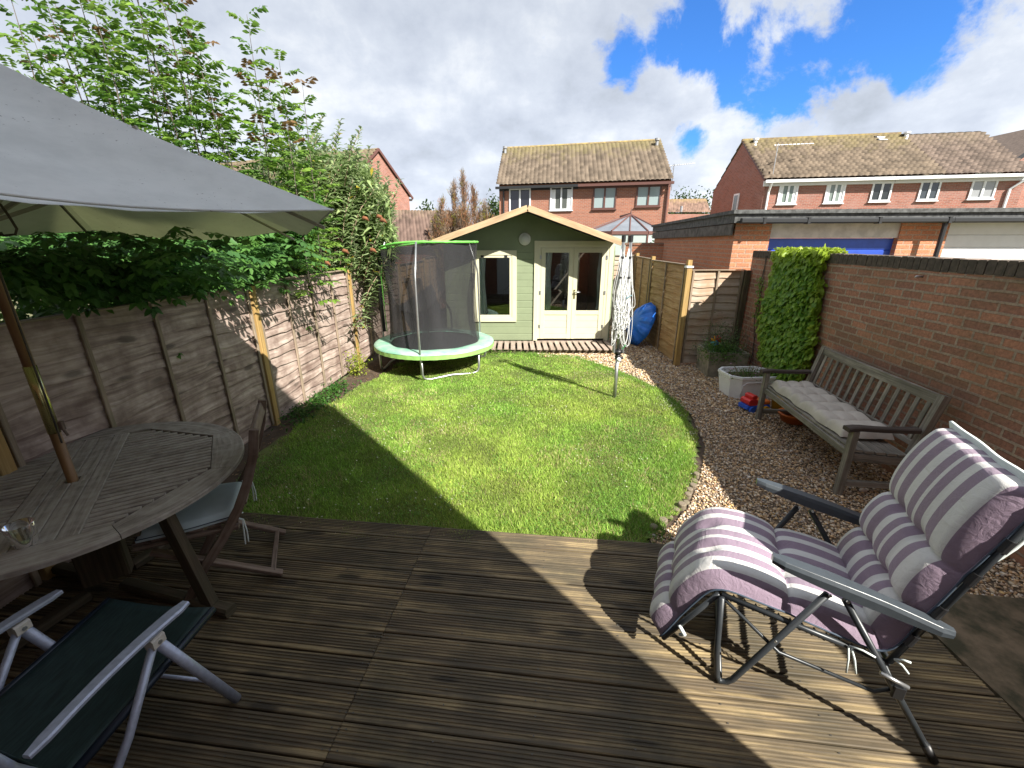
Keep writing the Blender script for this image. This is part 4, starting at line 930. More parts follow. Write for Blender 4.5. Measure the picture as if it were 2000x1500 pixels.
def house_window(root, p, q, fr, depthn, name='window', style='white', mid=.5, curtain=True, tone=(.05, .06, .07)):
    """p lower-left, q upper-right on the facade (world). depthn = unit vector pointing to the viewer"""
    off = root.location; ex = Vector((q.x-p.x, q.y-p.y, 0)); W = ex.length; ex.normalize(); H_ = q.z-p.z; n = depthn; o = Vector((p.x, p.y, p.z))-off
    m = MB(); fw = .075
    def bx(u0, u1, z0, z1, d0, d1): m.obox(o+ex*(u0+u1)/2+Vector((0, 0, (z0+z1)/2))+n*(d0+d1)/2, ex*(u1-u0)/2, n*(d1-d0)/2, Vector((0, 0, (z1-z0)/2)))
    bx(0, W, 0, fw, .01, .06); bx(0, W, H_-fw, H_, .01, .06); bx(0, fw, fw, H_-fw, .01, .06); bx(W-fw, W, fw, H_-fw, .01, .06); bx(W*mid-fw*.6, W*mid+fw*.6, fw, H_-fw, .012, .062)
    bx(-.05, W+.05, -.05, -.004, .0, .10)
    wn = m.build(name, M_upvc if style == 'white' else M_brownframe, root)
    m = MB(); bx(fw, W-fw, fw, H_-fw, .014, .02); m.build('pane', plainc(tone), wn)
    if curtain:
        for u0, u1 in ((fw, W*.24), (W*.76, W-fw)): m = MB(); bx(u0, u1, fw, H_-fw, .021, .024); m.build('curtain', M_curtain, wn)
    return wn
_pc = {}
def plainc(c, rough=.08):
    if c not in _pc: _pc[c] = plain('house glass', c, rough, spec=.7)
    return _pc[c]
def mid_house():
    A, B_ = Vector((-.75, 27.0, 0)), Vector((8.5, 24.7, 0)); root = empty('semi_detached_house', A, label='red brick pair of houses with mossy brown roof behind the summerhouse', cat='house')
    d = (B_-A).normalized(); n = Vector((d.y, -d.x, 0)); dep = Vector((.6, 7.8, 0)); EZ, RZ = 5.22, 7.85; o = Vector((0, 0, 0)); L = (B_-A).length
    b = MB(); b.wall(o, d*L, 0, EZ); b.wall(d*L, d*L+dep, 0, EZ); b.wall(dep, o, 0, EZ); b.wall(d*L+dep, dep, 0, EZ)
    for s, rev in ((o, 1), (d*L, 0)):
        pts = [s+Vector((0, 0, EZ)), s+dep+Vector((0, 0, EZ)), s+dep/2+Vector((0, 0, RZ-.06))]; b.face(pts if not rev else pts[::-1], [(0, EZ), (7.8, EZ), (3.9, RZ)] if not rev else [(3.9, RZ), (7.8, EZ), (0, EZ)])
    b.build('wall', M_brickhouse, root)
    ev = n*.30-dep*.0; z = lambda v, zz: v+Vector((0, 0, zz))
    a0 = A+ev-d*.12; b0 = B_+ev+d*.12; a1 = A+dep/2-d*.12; b1 = B_+dep/2+d*.12
    rf = tiled_roof(root, z(a0, EZ-.12), z(b0, EZ-.12), z(b1, RZ), z(a1, RZ), 40, 15, (.155, .122, .092), (.21, .18, .08), seed=3, mossamt=.5, amp=.055)
    tiled_roof(root, z(A+dep-n*.3-d*.12, EZ-.12), z(B_+dep-n*.3+d*.12, EZ-.12), z(b1, RZ), z(a1, RZ), 30, 6, (.22, .16, .11), (.3, .26, .1), name='rear_roof', seed=4)
    m = MB(); m.tube([z(a1, RZ+.03)-A, z(b1, RZ+.03)-A], .09, 8); m.build('ridge_tiles', plain('mossy ridge', (.36, .28, .11), .9, col2=(.2, .15, .09), vscale=5), rf)
    # two gutters: black half, brown half
    h = L*.485
    m = MB(); m.bar(z(a0-A, EZ-.17)+n*.06, z(a0-A+d*(h+.12), EZ-.17)+n*.06, .12, .13); m.bar(z(-d*.0+n*.02, EZ-.2), z(d*h+n*.02, EZ-.2), .03, .22); m.tube([z(d*.28+n*.07, EZ-.2), z(d*.28+n*.07, .2)], .05, 8); m.build('gutter', M_gutterblack, root)
    m = MB(); m.bar(z(a0-A+d*(h+.125), EZ-.17)+n*.06, z(b0-A, EZ-.17)+n*.06, .12, .13); m.bar(z(d*(h+.005)+n*.02, EZ-.2), z(d*L+n*.02, EZ-.2), .03, .22); m.tube([z(d*(L-.12)+n*.07, EZ-.2), z(d*(L-.12)+n*.07, .2)], .05, 8); m.build('gutter', M_brownframe, root)
    for (x0, y0, x1, y1), st, tone, cur in (((995, 377, 1035, 414), 'white', (.02, .02, .03), False), ((1074, 372, 1115, 411), 'white', (.10, .11, .10), True), ((1157, 369, 1198, 409), 'brown', (.30, .37, .38), False), ((1241, 366, 1284, 404), 'brown', (.30, .37, .38), False)):
        p = ON(x0, y1, A, B_); q = ON(x1, y0, A, B_); q.z = p.z+1.25; q = Vector((p.x+d.x*1.28, p.y+d.y*1.28, q.z)); house_window(root, p, q, None, n, style=st, tone=tone, curtain=cur)
    for px in (1000, 1276):   # roof vents
        t = .02 if px == 1000 else .965; p = a0+(b0-a0)*t; r1 = a1+(b1-a1)*t; q = p+(r1-p)*.83; q.z = EZ-.12+(RZ-EZ+.12)*.83+.05
        m = MB(); m.tube([q-A, q-A+Vector((0, 0, .3))], .09, 10); m.tube([q-A+Vector((0, 0, .3)), q-A+Vector((0, 0, .42))], .14, 10); m.build('roof_vent', M_lead, rf)
mid_house()
def aerial(p, L, label, rz=0, h=1.6):
    root = empty('tv_aerial', p, rz, label=label, cat='aerial'); b = MB(); b.tube([(0, 0, 0), (0, 0, h)], .02, 6); b.build('mast', M_metal, root)
    b = MB(); b.tube([(-.2, 0, h-.1), (L, 0, h+.02)], .014, 5)
    for k in range(9): x = -.1+k*L/9; b.tube([(x, -.18, h-.09+k*.012), (x, .18, h-.09+k*.012)], .008, 4)
    b.tube([(0, 0, h-.3), (-.15, 0, h-.1)], .01, 4); b.build('antenna', M_metal, root)
aerial(V(1311, 372, 24.9), 1.1, 'thin tv aerial on the right end of the middle house', 0, 1.3)
def left_house():
    Fc, Rc, Ap = Vector((-9.4, 26.2, 0)), Vector((-7.15, 31.8, 0)), Vector((-8.28, 29.0, 0)); u = Vector((-.93, .366, 0)); EZ, RZ = 5.1, 7.52
    root = empty('gabled_house', Fc, label='brick house with tiled roof and pointed gable rising behind the shrub on the left', cat='house'); z = lambda v, zz: Vector((v.x, v.y, zz)); o = Vector((0, 0, 0)); r = Rc-Fc; a = Ap-Fc
    b = MB(); b.wall(o, r, 0, EZ); b.wall(u*14, o, 0, EZ); b.wall(r, r+u*14, 0, EZ); b.face([z(o, EZ), z(r, EZ), z(a, RZ-.05)], [(0, EZ), (6, EZ), (3, RZ)]); b.build('wall', M_brickfar, root)
    w_ = -u*.12; n = (Fc-Rc).normalized()*.3
    tiled_roof(root, z(Fc+n+u*14, EZ-.1), z(Fc+n+w_, EZ-.1), z(Ap+w_, RZ), z(Ap+u*14, RZ), 46, 13, (.20, .15, .115), (.25, .22, .11), seed=6, mossamt=.3, amp=.05)
    tiled_roof(root, z(Rc-n+w_, EZ-.1), z(Rc-n+u*14, EZ-.1), z(Ap+u*14, RZ-.02), z(Ap+w_, RZ-.02), 30, 6, (.26, .19, .14), (.3, .27, .14), name='rear_roof', seed=7)
    for p, q in ((z(o+n+w_, EZ-.14), z(a+w_, RZ-.04)), (z(r-n+w_, EZ-.14), z(a+w_, RZ-.04))): m = MB(); m.bar(p, q, .05, .15); m.build('bargeboard', M_brownframe, root)
    m = MB(); m.bar(z(r-n*1.2, EZ-.2), z(r-n*1.2+u*5, EZ-.2), .12, .14); m.build('gutter', M_upvc, root)
left_house()
def low_roof():
    root = empty('garage_block', (-3.6, 13.5, 0), label='low building with brown tiled roof behind the conifer', cat='garage'); 
    p0, p1 = V(700, 411, 16.5), V(905, 414, 16.5); q0, q1 = V(690, 480, 13.2), V(930, 480, 13.2)
    tiled_roof(root, q0, q1, p1, p0, 34, 13, (.125, .085, .07), (.3, .25, .15), seed=9, mossamt=.15, amp=.04)
    o = Vector(root.location); b = MB(); b.prism([(q0.x-o.x, .0), (q1.x-o.x, .0), (q1.x-o.x, 2.8), (q0.x-o.x, 2.8)], 0, q0.z-.05); b.build('wall', M_brickhouse, root)
low_roof()
def terrace():
    A, B_ = Vector((13.15, 24, 0)), Vector((24.1, 21.75, 0)); d = (B_-A).normalized(); n = Vector((d.y, -d.x, 0)); L = (B_-A).length
    root = empty('terraced_house', A, label='long red brick terrace with white gutter behind the garages', cat='house')
    EZ, RZ = 5.15, 7.5; dep = Vector((-.1, 5.8, 0)); z = lambda v, zz: Vector((v.x, v.y, zz)); o = Vector((0, 0, 0))
    b = MB(); b.wall(o, d*L, 0, EZ); b.wall(d*L, d*L+dep, 0, EZ); b.wall(dep, o, 0, EZ)
    b.face([z(dep, EZ), z(o, EZ), z(dep/2, RZ-.05)], [(0, EZ), (5.8, EZ), (2.9, RZ)]); b.face([z(d*L, EZ), z(d*L+dep, EZ), z(d*L+dep/2, RZ-.05)], [(0, EZ), (5.8, EZ), (2.9, RZ)])
    b.build('wall', M_brickfar, root)
    split = .70; a0 = A+n*.28-d*.1; b0 = B_+n*.28+d*.1; a1 = A+dep/2-d*.1; b1 = B_+dep/2+d*.1
    m0 = a0+(b0-a0)*split; m1 = a1+(b1-a1)*(split-.02)
    r = tiled_roof(root, z(a0, EZ-.1), z(m0, EZ-.1), z(m1, RZ), z(a1, RZ), 30, 14, (.155, .12, .088), (.21, .175, .075), seed=10, mossamt=.5, amp=.055)
    tiled_roof(root, z(m0, EZ-.1), z(b0, EZ-.1), z(b1, RZ-.06), z(m1, RZ-.06), 15, 14, (.145, .11, .09), (.3, .25, .15), seed=11, mossamt=.15, amp=.05)
    tiled_roof(root, z(A+dep-n*.28, EZ-.1), z(B_+dep-n*.28, EZ-.1), z(b1, RZ-.02), z(a1, RZ-.02), 30, 6, (.22, .17, .12), (.3, .25, .1), name='rear_roof', seed=12)
    m = MB(); m.bar(z(a1-A, RZ+.03), z(m1-A, RZ+.03), .22, .12); m.build('ridge_tiles', plain('mossy ridge', (.36, .28, .11), .9, col2=(.2, .15, .09), vscale=5), r)
    m = MB(); m.bar(z(o, EZ)-d*.05, z(dep/2, RZ)-d*.05, .05, .14); m.build('bargeboard', M_brownframe, root)
    h = L*.52
    for s0, s1 in ((-.1, h-.01), (h+.01, L+.1)):
        m = MB(); m.bar(z(d*s0+n*.34, EZ-.13), z(d*s1+n*.34, EZ-.13), .12, .13); m.bar(z(d*s0+n*.05, EZ-.20), z(d*s1+n*.05, EZ-.20), .08, .26); m.build('gutter', M_upvc, root)
    m = MB(); m.tube([z(d*.2+n*.34, EZ-.2), z(d*.2+n*.08, EZ-.6), z(d*.2+n*.08, .2)], .055, 8); m.build('drainpipe', M_upvc, root)
    m = MB(); m.tube([z(d*(L-.1)+n*.34, EZ-.2), z(d*(L-.55)+n*.08, EZ-.7), z(d*(L-.55)+n*.08, .2)], .055, 8); m.build('drainpipe', M_upvc, root)
    for i, ((x0, y0, x1, y1), tone, cur) in enumerate((((1516, 358, 1561, 399), (.16, .20, .17), True), ((1607, 355, 1654, 397), (.20, .24, .22), True), ((1696, 352, 1746, 394), (.03, .035, .035), False), ((1789, 348, 1841, 392), (.05, .06, .07), False), ((1888, 345, 1952, 389), (.30, .31, .32), False))):
        p = ON(x0, y1, A, B_); q = ON(x1, y0, A, B_); wdt = math.hypot(q.x-p.x, q.y-p.y); q = Vector((p.x+d.x*wdt, p.y+d.y*wdt, p.z+1.15)); house_window(root, p, q, None, n, tone=tone, curtain=cur)
    dd = dep.normalized(); nn = Vector((-1, -.02, 0))
    p = dep*.46+Vector((-.03, 0, 3.6)); m = MB(); m.box(p.x-.03, p.x+.02, p.y-.3, p.y+.3, 3.75, 4.75); wn = m.build('window', M_upvc, root); m = MB(); m.box(p.x-.036, p.x-.031, p.y-.22, p.y+.22, 3.84, 4.66); m.build('pane', plainc((.2, .24, .26)), wn)
    for t, w_ in ((.045, 1), (.68, 1)):
        s = a0+(b0-a0)*t; e = a1+(b1-a1)*t; q = s+(e-s)*.86; zz = EZ-.1+(RZ-EZ+.1)*.86; q = z(q-A, zz); m = MB(); m.tube([q, q+Vector((0, 0, .28))], .09, 10); m.tube([q+Vector((0, 0, .28)), q+Vector((0, 0, .36))], .15, 10); m.build('roof_vent', M_upvc, r)
    s = a0+(b0-a0)*.585; e = a1+(b1-a1)*.585; v1 = z(s+(e-s)*.80-A, EZ-.1+(RZ-EZ+.1)*.80+.08); v2 = z(s+(e-s)*.93-A, EZ-.1+(RZ-EZ+.1)*.93+.08); m = MB(); m.bar(v1, v2, .6, .05, up=(0, -.6, .8)); sk = m.build('skylight', M_gutterblack, r)
    m = MB(); up = Vector((0, -.6, .8))*.03; m.bar(v1+(v2-v1)*.2+up, v1+(v2-v1)*.8+up, .42, .02, up=(0, -.6, .8)); m.build('pane', M_upvc, sk)
    aerial(Vector((13.4, 23.9, 4.5)), 1.9, 'thin tv aerial on the left end of the long terrace', .1, 2.3)
    # next house at the right edge
    P = V(1990, 340, 26); root = empty('gabled_house', (P.x, 26, 0), label='dark brick house at the far right edge of the view', cat='house')
    rz = V(2030, 270, 26).z; ez = V(1972, 330, 26).z; b = MB(); b.face([(-1, 0, 0), (6, 0, 0), (6, 0, ez), (2.2, 0, rz+.9), (-1, 0, ez)], [(-1, 0), (6, 0), (6, ez), (2.2, rz), (-1, ez)]); b.wall((-1, 6), (-1, 0), 0, ez); b.build('wall', M_brickfar, root)
    m = MB(); m.bar((-1.2, -.1, ez-.1), (2.2, -.1, rz+.95), .08, .18); m.bar((2.2, -.1, rz+.95), (6.2, -.1, ez-.1), .08, .18); m.build('bargeboard', M_gutterblack, root)
    b = MB(); b.face([(-1.2, -.1, ez), (2.2, -.1, rz+1), (2.2, 6, rz+1), (-1.2, 6, ez)]); b.face([(2.2, -.1, rz+1), (6.2, -.1, ez), (6.2, 6, ez), (2.2, 6, rz+1)]); b.build('roof', plain('dark tiles', (.2, .15, .12), .9, var=.3), root)
terrace()
def far_roof():
    root = empty('distant_house', (17, 42, 0), label='small distant brown roof between the two brick houses', cat='house')
    p0, p1, q1, q0 = V(1300, 390, 45), V(1378, 389, 45), V(1388, 418, 41), V(1296, 418, 41)
    tiled_roof(root, q0, q1, p1, p0, 26, 10, (.20, .13, .10), (.3, .22, .1), seed=13, amp=.06, mossamt=.5); o = root.location
    b = MB(); b.wall((q0.x-o.x, q0.y-o.y), (q1.x-o.x, q1.y-o.y), 0, q0.z); b.build('wall', M_brickfar, root)
    m = MB(); v = V(1330, 414, 41.4)-o; m.tube([v, v+Vector((0, 0, .5))], .12, 8); m.build('roof_vent', M_lead, root)
far_roof()
def crown_tree(name, x, y, h, r, label, cols, seed, ptype='round', n=2600, group=None, lf=.22, cat='tree'):
    root = empty(name, (x, y, 0), label=label, cat=cat, group=group); rs = np.random.default_rng(seed); s = Soup()
    cl = rs.normal(0, 1, (26, 3)); cl = unit(cl)*rs.random((26, 1))**.4*np.array((r, r, h*.34)); cl[:, 2] += h*.64
    k = rs.integers(0, 26, n); P = cl[k]+rs.normal(0, 1, (n, 3))*np.array((r*.26, r*.26, h*.10))
    D = rs.normal(0, 1, (n, 3)); U = rs.normal(0, .6, (n, 3))+np.array((0, 0, 1)); g = rs.random((n, 1)); c = np.array(cols[0])*(1-g)+np.array(cols[1])*g
    leaf_batch(s, P, D, U, lf*rs.uniform(.6, 1.3, n), lf*.6*rs.uniform(.6, 1.2, n), c, .15); s.build('crown', M_leaf, root)
    b = MB(); b.tube([(0, 0, 0), (.02*h, 0, h*.3), (0, .02*h, h*.6)], [h*.03, h*.022, h*.01], 8)
    for j in range(5): a = j*1.3; b.tube([(0, 0, h*.3), (math.cos(a)*r*.6, math.sin(a)*r*.6, h*.66)], [h*.014, h*.005], 6)
    b.build('trunk', M_bark, root, smooth=True)
for i, (px, py, y, r, seed, lab) in enumerate(((1318, 383, 70, 2.6, 1, 'distant tree left of the gap beside the long terrace'), (1352, 378, 72, 3.0, 2, 'tallest distant tree showing between the two brick houses'), (1382, 386, 68, 2.6, 3, 'distant tree touching the gable of the long terrace'), (962, 393, 60, 1.4, 4, 'dark treetop beside the left end of the middle house'), (836, 406, 60, 1.0, 5, 'tiny dark treetop above the low brown roof'))):
    p = V(px, py, y); crown_tree('distant_tree', p.x, y, p.z*1.0, r, lab, ((.03, .06, .02), (.08, .13, .035)), seed, lf=.45, n=1500)
def conifer():
    p = V(903, 332, 13.5); root = empty('conifer_tree', (p.x, 13.5, 0), label='browning half dead conifer with wispy tips left of the middle house', cat='tree'); rs = np.random.default_rng(17); s = Soup(); b = MB(); H_ = p.z
    b.tube([(0, 0, 0), (0, 0, H_*.8)], [.12, .03], 8)
    leaders = [(0, 0, H_, .34), (-.28, .1, H_*.94, .30), (.30, 0, H_*.90, .32), (-.62, -.1, H_*.82, .34), (.62, .1, H_*.80, .36), (.90, -.1, H_*.70, .34), (-.88, 0, H_*.70, .34), (.1, -.5, H_*.78, .5), (-.45, .3, H_*.74, .5), (.45, .3, H_*.74, .5), (0, -.3, H_*.66, .8), (.5, -.3, H_*.62, .5), (-.6, -.3, H_*.62, .5)]
    for k in range(1700):
        lx, ly, lh, lr = leaders[int(rs.integers(0, len(leaders)))]
        t = rs.random()**.8; z = .8+(lh-.8)*t; rad = lr*min(1, (1.02-t)*2.2)**.8*rs.uniform(.2, 1.0)+.02; a = rs.uniform(0, 6.28)
        rad *= 1.35; e = np.array((lx*min(1, .4+t*.8)+math.cos(a)*rad, ly+math.sin(a)*rad, z)); L = rs.uniform(.3, .75)*(1-.2*t); st = e-np.array((math.cos(a)*.16, math.sin(a)*.16, L*.85))
        if k % 2 == 0: b.tube([st, e+np.array((0, 0, .12))], [.009, .002], 4)
        n = 38; tt = rs.random(n); P = st+np.outer(tt, e-st)+rs.normal(0, .025, (n, 3)); D = np.tile(unit(e-st), (n, 1))+rs.normal(0, .55, (n, 3)); D[:, 2] += .6
        right = math.cos(a) > .1 and .25 < t < .7
        if rs.random() < (.45 if right else .08): c0, c1 = (.22, .23, .03), (.40, .36, .06)
        elif rs.random() < .55: c0, c1 = (.26, .13, .07), (.46, .25, .13)
        else: c0, c1 = (.22, .17, .12), (.38, .30, .22)
        if right and rs.random() < .3: c0, c1 = (.42, .16, .05), (.5, .28, .08)
        g = rs.random((n, 1)); leaf_batch(s, P, D, rs.normal(0, 1, (n, 3)), .085*rs.uniform(.5, 1.3, n), .011*rs.uniform(.6, 1.3, n)+np.zeros(n), np.array(c0)*(1-g)+np.array(c1)*g, .1)
    s.build('crown', M_leaf, root); b.build('trunk', M_bark, root)
conifer()
def conservatory():
    Y = 19.5; c = V(1232, 420, Y+1.4); root = empty('conservatory', (c.x, Y, 0), label='conservatory with pitched glass roof and brown frames', cat='conservatory'); o = root.location
    l, r = V(1152, 452, Y), V(1303, 454, Y); zt = c.z; ze = l.z; xl, xr = l.x-o.x, r.x-o.x; dep = 3.4
    ap = Vector((0, 1.4, zt)); cs = [Vector((xl, .5, ze)), Vector((xl+.9, -.2, ze)), Vector((xr-.9, -.2, ze)), Vector((xr, .5, ze)), Vector((xr, dep, ze)), Vector((xl, dep, ze))]
    gl = MB(); fr = MB()
    rb = Vector((0, dep, zt))
    for i in range(3): gl.face([cs[i], cs[i+1], ap])
    gl.face([cs[3], cs[4], rb, ap]); gl.face([cs[5], cs[0], ap, rb])
    gl.build('roof_glass', plain('roof glass', (.20, .22, .25), .2, spec=.9, var=.3, vscale=1), root)
    for i in range(4): fr.tube([cs[i]+Vector((0, 0, .02)), ap+Vector((0, 0, .03))], .035, 6)
    m = (cs[1]+cs[2])/2; fr.tube([m+Vector((0, 0, .02)), ap+Vector((0, 0, .03))], .03, 6); fr.tube([ap+Vector((0, 0, .05)), rb+Vector((0, 0, .05))], .05, 6)
    fr.tube([ap, ap+Vector((0, 0, .3))], [.05, .008], 8)
    for i in range(5): fr.bar(cs[i]-Vector((0, 0, .06)), cs[i+1]-Vector((0, 0, .06)), .09, .14)
    for i in range(4):
        a, e = cs[i], cs[i+1]
        for t in (0, .5): p = a+(e-a)*t; fr.bar(p+Vector((0, 0, -ze+.6)), p+Vector((0, 0, -.12)), .07, .07)
    fr.build('frame', M_brownframe, root)
    w_ = MB(); bl = MB()
    for i in range(4):
        a, e = cs[i], cs[i+1]; w_.face([(a.x, a.y, .6), (e.x, e.y, .6), (e.x, e.y, ze-.13), (a.x, a.y, ze-.13)]); bl.wall(a, e, 0, .6)
    w_.build('window', plainc((.36, .42, .40)), root); bl.build('wall', M_brickhouse, root)
conservatory()
def back_wall():
    a, c = V(1222, 478, 13), V(1319, 474, 12.4); a.z = c.z = 0; root = empty('garden_wall', a, label='low brick wall beyond the back fence beside the garage side', cat='wall'); d = (c-a); L = d.length; d.normalize(); n = Vector((-d.y, d.x, 0)); zt = 1.98
    b = MB(); b.wall(Vector((0, 0, 0)), d*L, 0, zt); b.wall(d*L+n*.2, n*.2, 0, zt); b.wall(n*.2, Vector((0, 0, 0)), 0, zt); b.build('brickwork', M_brickgar, root)
    m = MB(); m.bar(Vector((0, 0, zt+.035))+n*.1-d*.02, d*(L+.02)+Vector((0, 0, zt+.035))+n*.1, .23, .075); m.build('coping', M_brickwall, root)
    crown_tree('garden_shrub', V(1290, 470, 14).x, 14, 2.35, .3, 'small leafy green shrub by the conservatory above the back wall', ((.05, .12, .02), (.15, .26, .05)), 40, lf=.12, n=900, cat='shrub')
back_wall()
def garages():
    # front face plane
    A = Vector((3.80, 7.62, 0)); B_ = Vector((12.5, 6.72, 0)); d = (B_-A).normalized(); n = Vector((d.y, -d.x, 0)); root = empty('garage_block', A, label='flat roofed brick garages with blue and white doors behind the wall', cat='garage')
    L = (B_-A).length; o = Vector((0, 0, 0)); zt = 2.36; sd = Vector((.10, 1, 0)).normalized(); DEP = 6.2
    U = lambda px, py=440: (ON(px, py, A, B_)-A).dot(d)
    u1, u2, u3 = U(1508), U(1762), U(1856)
    b = MB(); zl = 2.09
    b.wall(o, d*u1, 0, zt, u0=0); b2 = MB(); b2.wall(d*u2, d*u3, 0, zt, u0=u2); b3 = MB(); b3.wall(d*(u3+2.15), d*L, 0, zt); b3.build('end_pier', M_brickgar, root)
    b.wall(sd*DEP, o, 0, zt); b.wall(d*u1, d*u1-n*.12, 0, zt); b2.wall(d*u2-n*.12, d*u2, 0, zt); b2.wall(d*u3, d*u3-n*.12, 0, zt); b2.build('pier', M_brickgar, root)
    b.build('wall', M_brickgar, root)
    m = MB(); m.bar(d*(u1+.0)+Vector((0, 0, 2.245))-n*.05, d*(u2)+Vector((0, 0, 2.245))-n*.05, .04, .24); m.build('header_board', M_panelwhite, root)
    m = MB(); nseg = 11
    P = []; prof = []
    for k in range(nseg): z0 = 2.11*k/nseg; prof += [(z0, 0), (z0+.012, -.012), (z0+.024, 0)]
    prof.append((2.12, 0)); P = [[(d*(u1+(u2-u1)*t)-n*(.10-y))+Vector((0, 0, z)) for z, y in prof] for t in (0, .5, 1)]
    m.grid(P, flip=True); dr = m.build('garage_door', M_bluedoor, root)
    m = MB(); m.tube([d*((u1+u2)/2-.12)+Vector((0, 0, 1.0))-n*.06, d*((u1+u2)/2+.12)+Vector((0, 0, 1.0))-n*.06], .012, 6); m.build('handle', M_metal, dr)
    m = MB(); prof = []
    for k in range(12): z0 = 2.36*k/12; prof += [(z0, 0), (z0+.01, -.014), (z0+.02, 0)]
    prof.append((2.36, 0)); P = [[(d*(u3+2.15*t)-n*(.10-y))+Vector((0, 0, z)) for z, y in prof] for t in (0, .5, 1)]
    m.grid(P, flip=True); dr = m.build('garage_door', M_whitedoor, root); m = MB(); m.tube([d*(u3+.9)+Vector((0, 0, 1.0))-n*.06, d*(u3+1.15)+Vector((0, 0, 1.0))-n*.06], .012, 6); m.build('handle', M_metal, dr)
    # roof slab with felt edge
    m = MB(); zz = zt+.004; q = [o-sd*.12-d*.08, d*L-sd*.12, d*L+sd*DEP, sd*DEP-d*.08]
    m.prism([(p.x, p.y) for p in q], zz, zz+.14); m.prism([(p.x, p.y) for p in (o-sd*.16-d*.12, d*L-sd*.16, d*L+sd*.1, sd*.1-d*.12)], zz+.141, zz+.20); m.prism([(p.x, p.y) for p in (o-d*.12+sd*.101, d*.12+sd*.101, sd*(DEP+.05)+d*.12, sd*(DEP+.05)-d*.12)], zz+.141, zz+.20)
    m.build('roof', M_felt, root)
    m = MB(); g0 = -sd*.19+Vector((0, 0, zt+.03)); 
    m.bar(d*.0+g0, d*(u3-.15)+g0, .11, .085, ch=.02); m.bar(d*(u3-.145)+g0, d*L+g0, .11, .085, ch=.02)
    for u in (.35, U(1563), U(1697), U(1828)): m.bar(d*(u-.02)+g0, d*(u+.02)+g0, .125, .10)
    m.build('gutter', M_gutterblack, root)
    m = MB(); uu = U(1826); m.tube([d*uu+g0, d*uu+g0+Vector((0, 0, -2.3))], .034, 8); m.build('drainpipe', M_gutterblack, root)
    m = MB(); m.bar(d*.01+Vector((0, 0, zt-.1))-sd*.01-d*.06, sd*DEP+Vector((0, 0, zt-.1))-d*.06, .03, .18); m.build('fascia', plain('peeling fascia', (.06, .055, .05), .9, col2=(.14, .13, .12), vscale=8), root)
garages()
def own_house():
    # the photographer's own house, just behind the camera: its corner throws the big shadow
    root = empty('brick_house', (-2, -.3, 0), label='brick house behind the viewer that shades the deck', cat='house')
    b = MB(); x1 = 2.235+2; b.wall((-9, 0), (x1, 0), 0, 6.0); b.wall((x1, 0), (x1, -8), 0, 6.0); b.wall((-9, -8), (-9, 0), 0, 6); b.wall((x1, -8), (-9, -8), 0, 6)
    b.build('wall', M_brickhouse, root)
    b = MB(); b.face([(-9, 0, 6), (x1, 0, 6), (x1, -4, 8.3), (-9, -4, 8.3)]); b.face([(-9, -8, 6), (-9, -4, 8.3), (x1, -4, 8.3), (x1, -8, 6)]); b.build('roof', M_felt, root)
    b = MB(); b.box(1.4, 3.2, .01, .05, .05, 2.1); b.build('door', M_upvc, root); b = MB(); b.box(-2.5, 0, .01, .05, .95, 2.1); b.build('window', M_glassdark, root)
own_house()

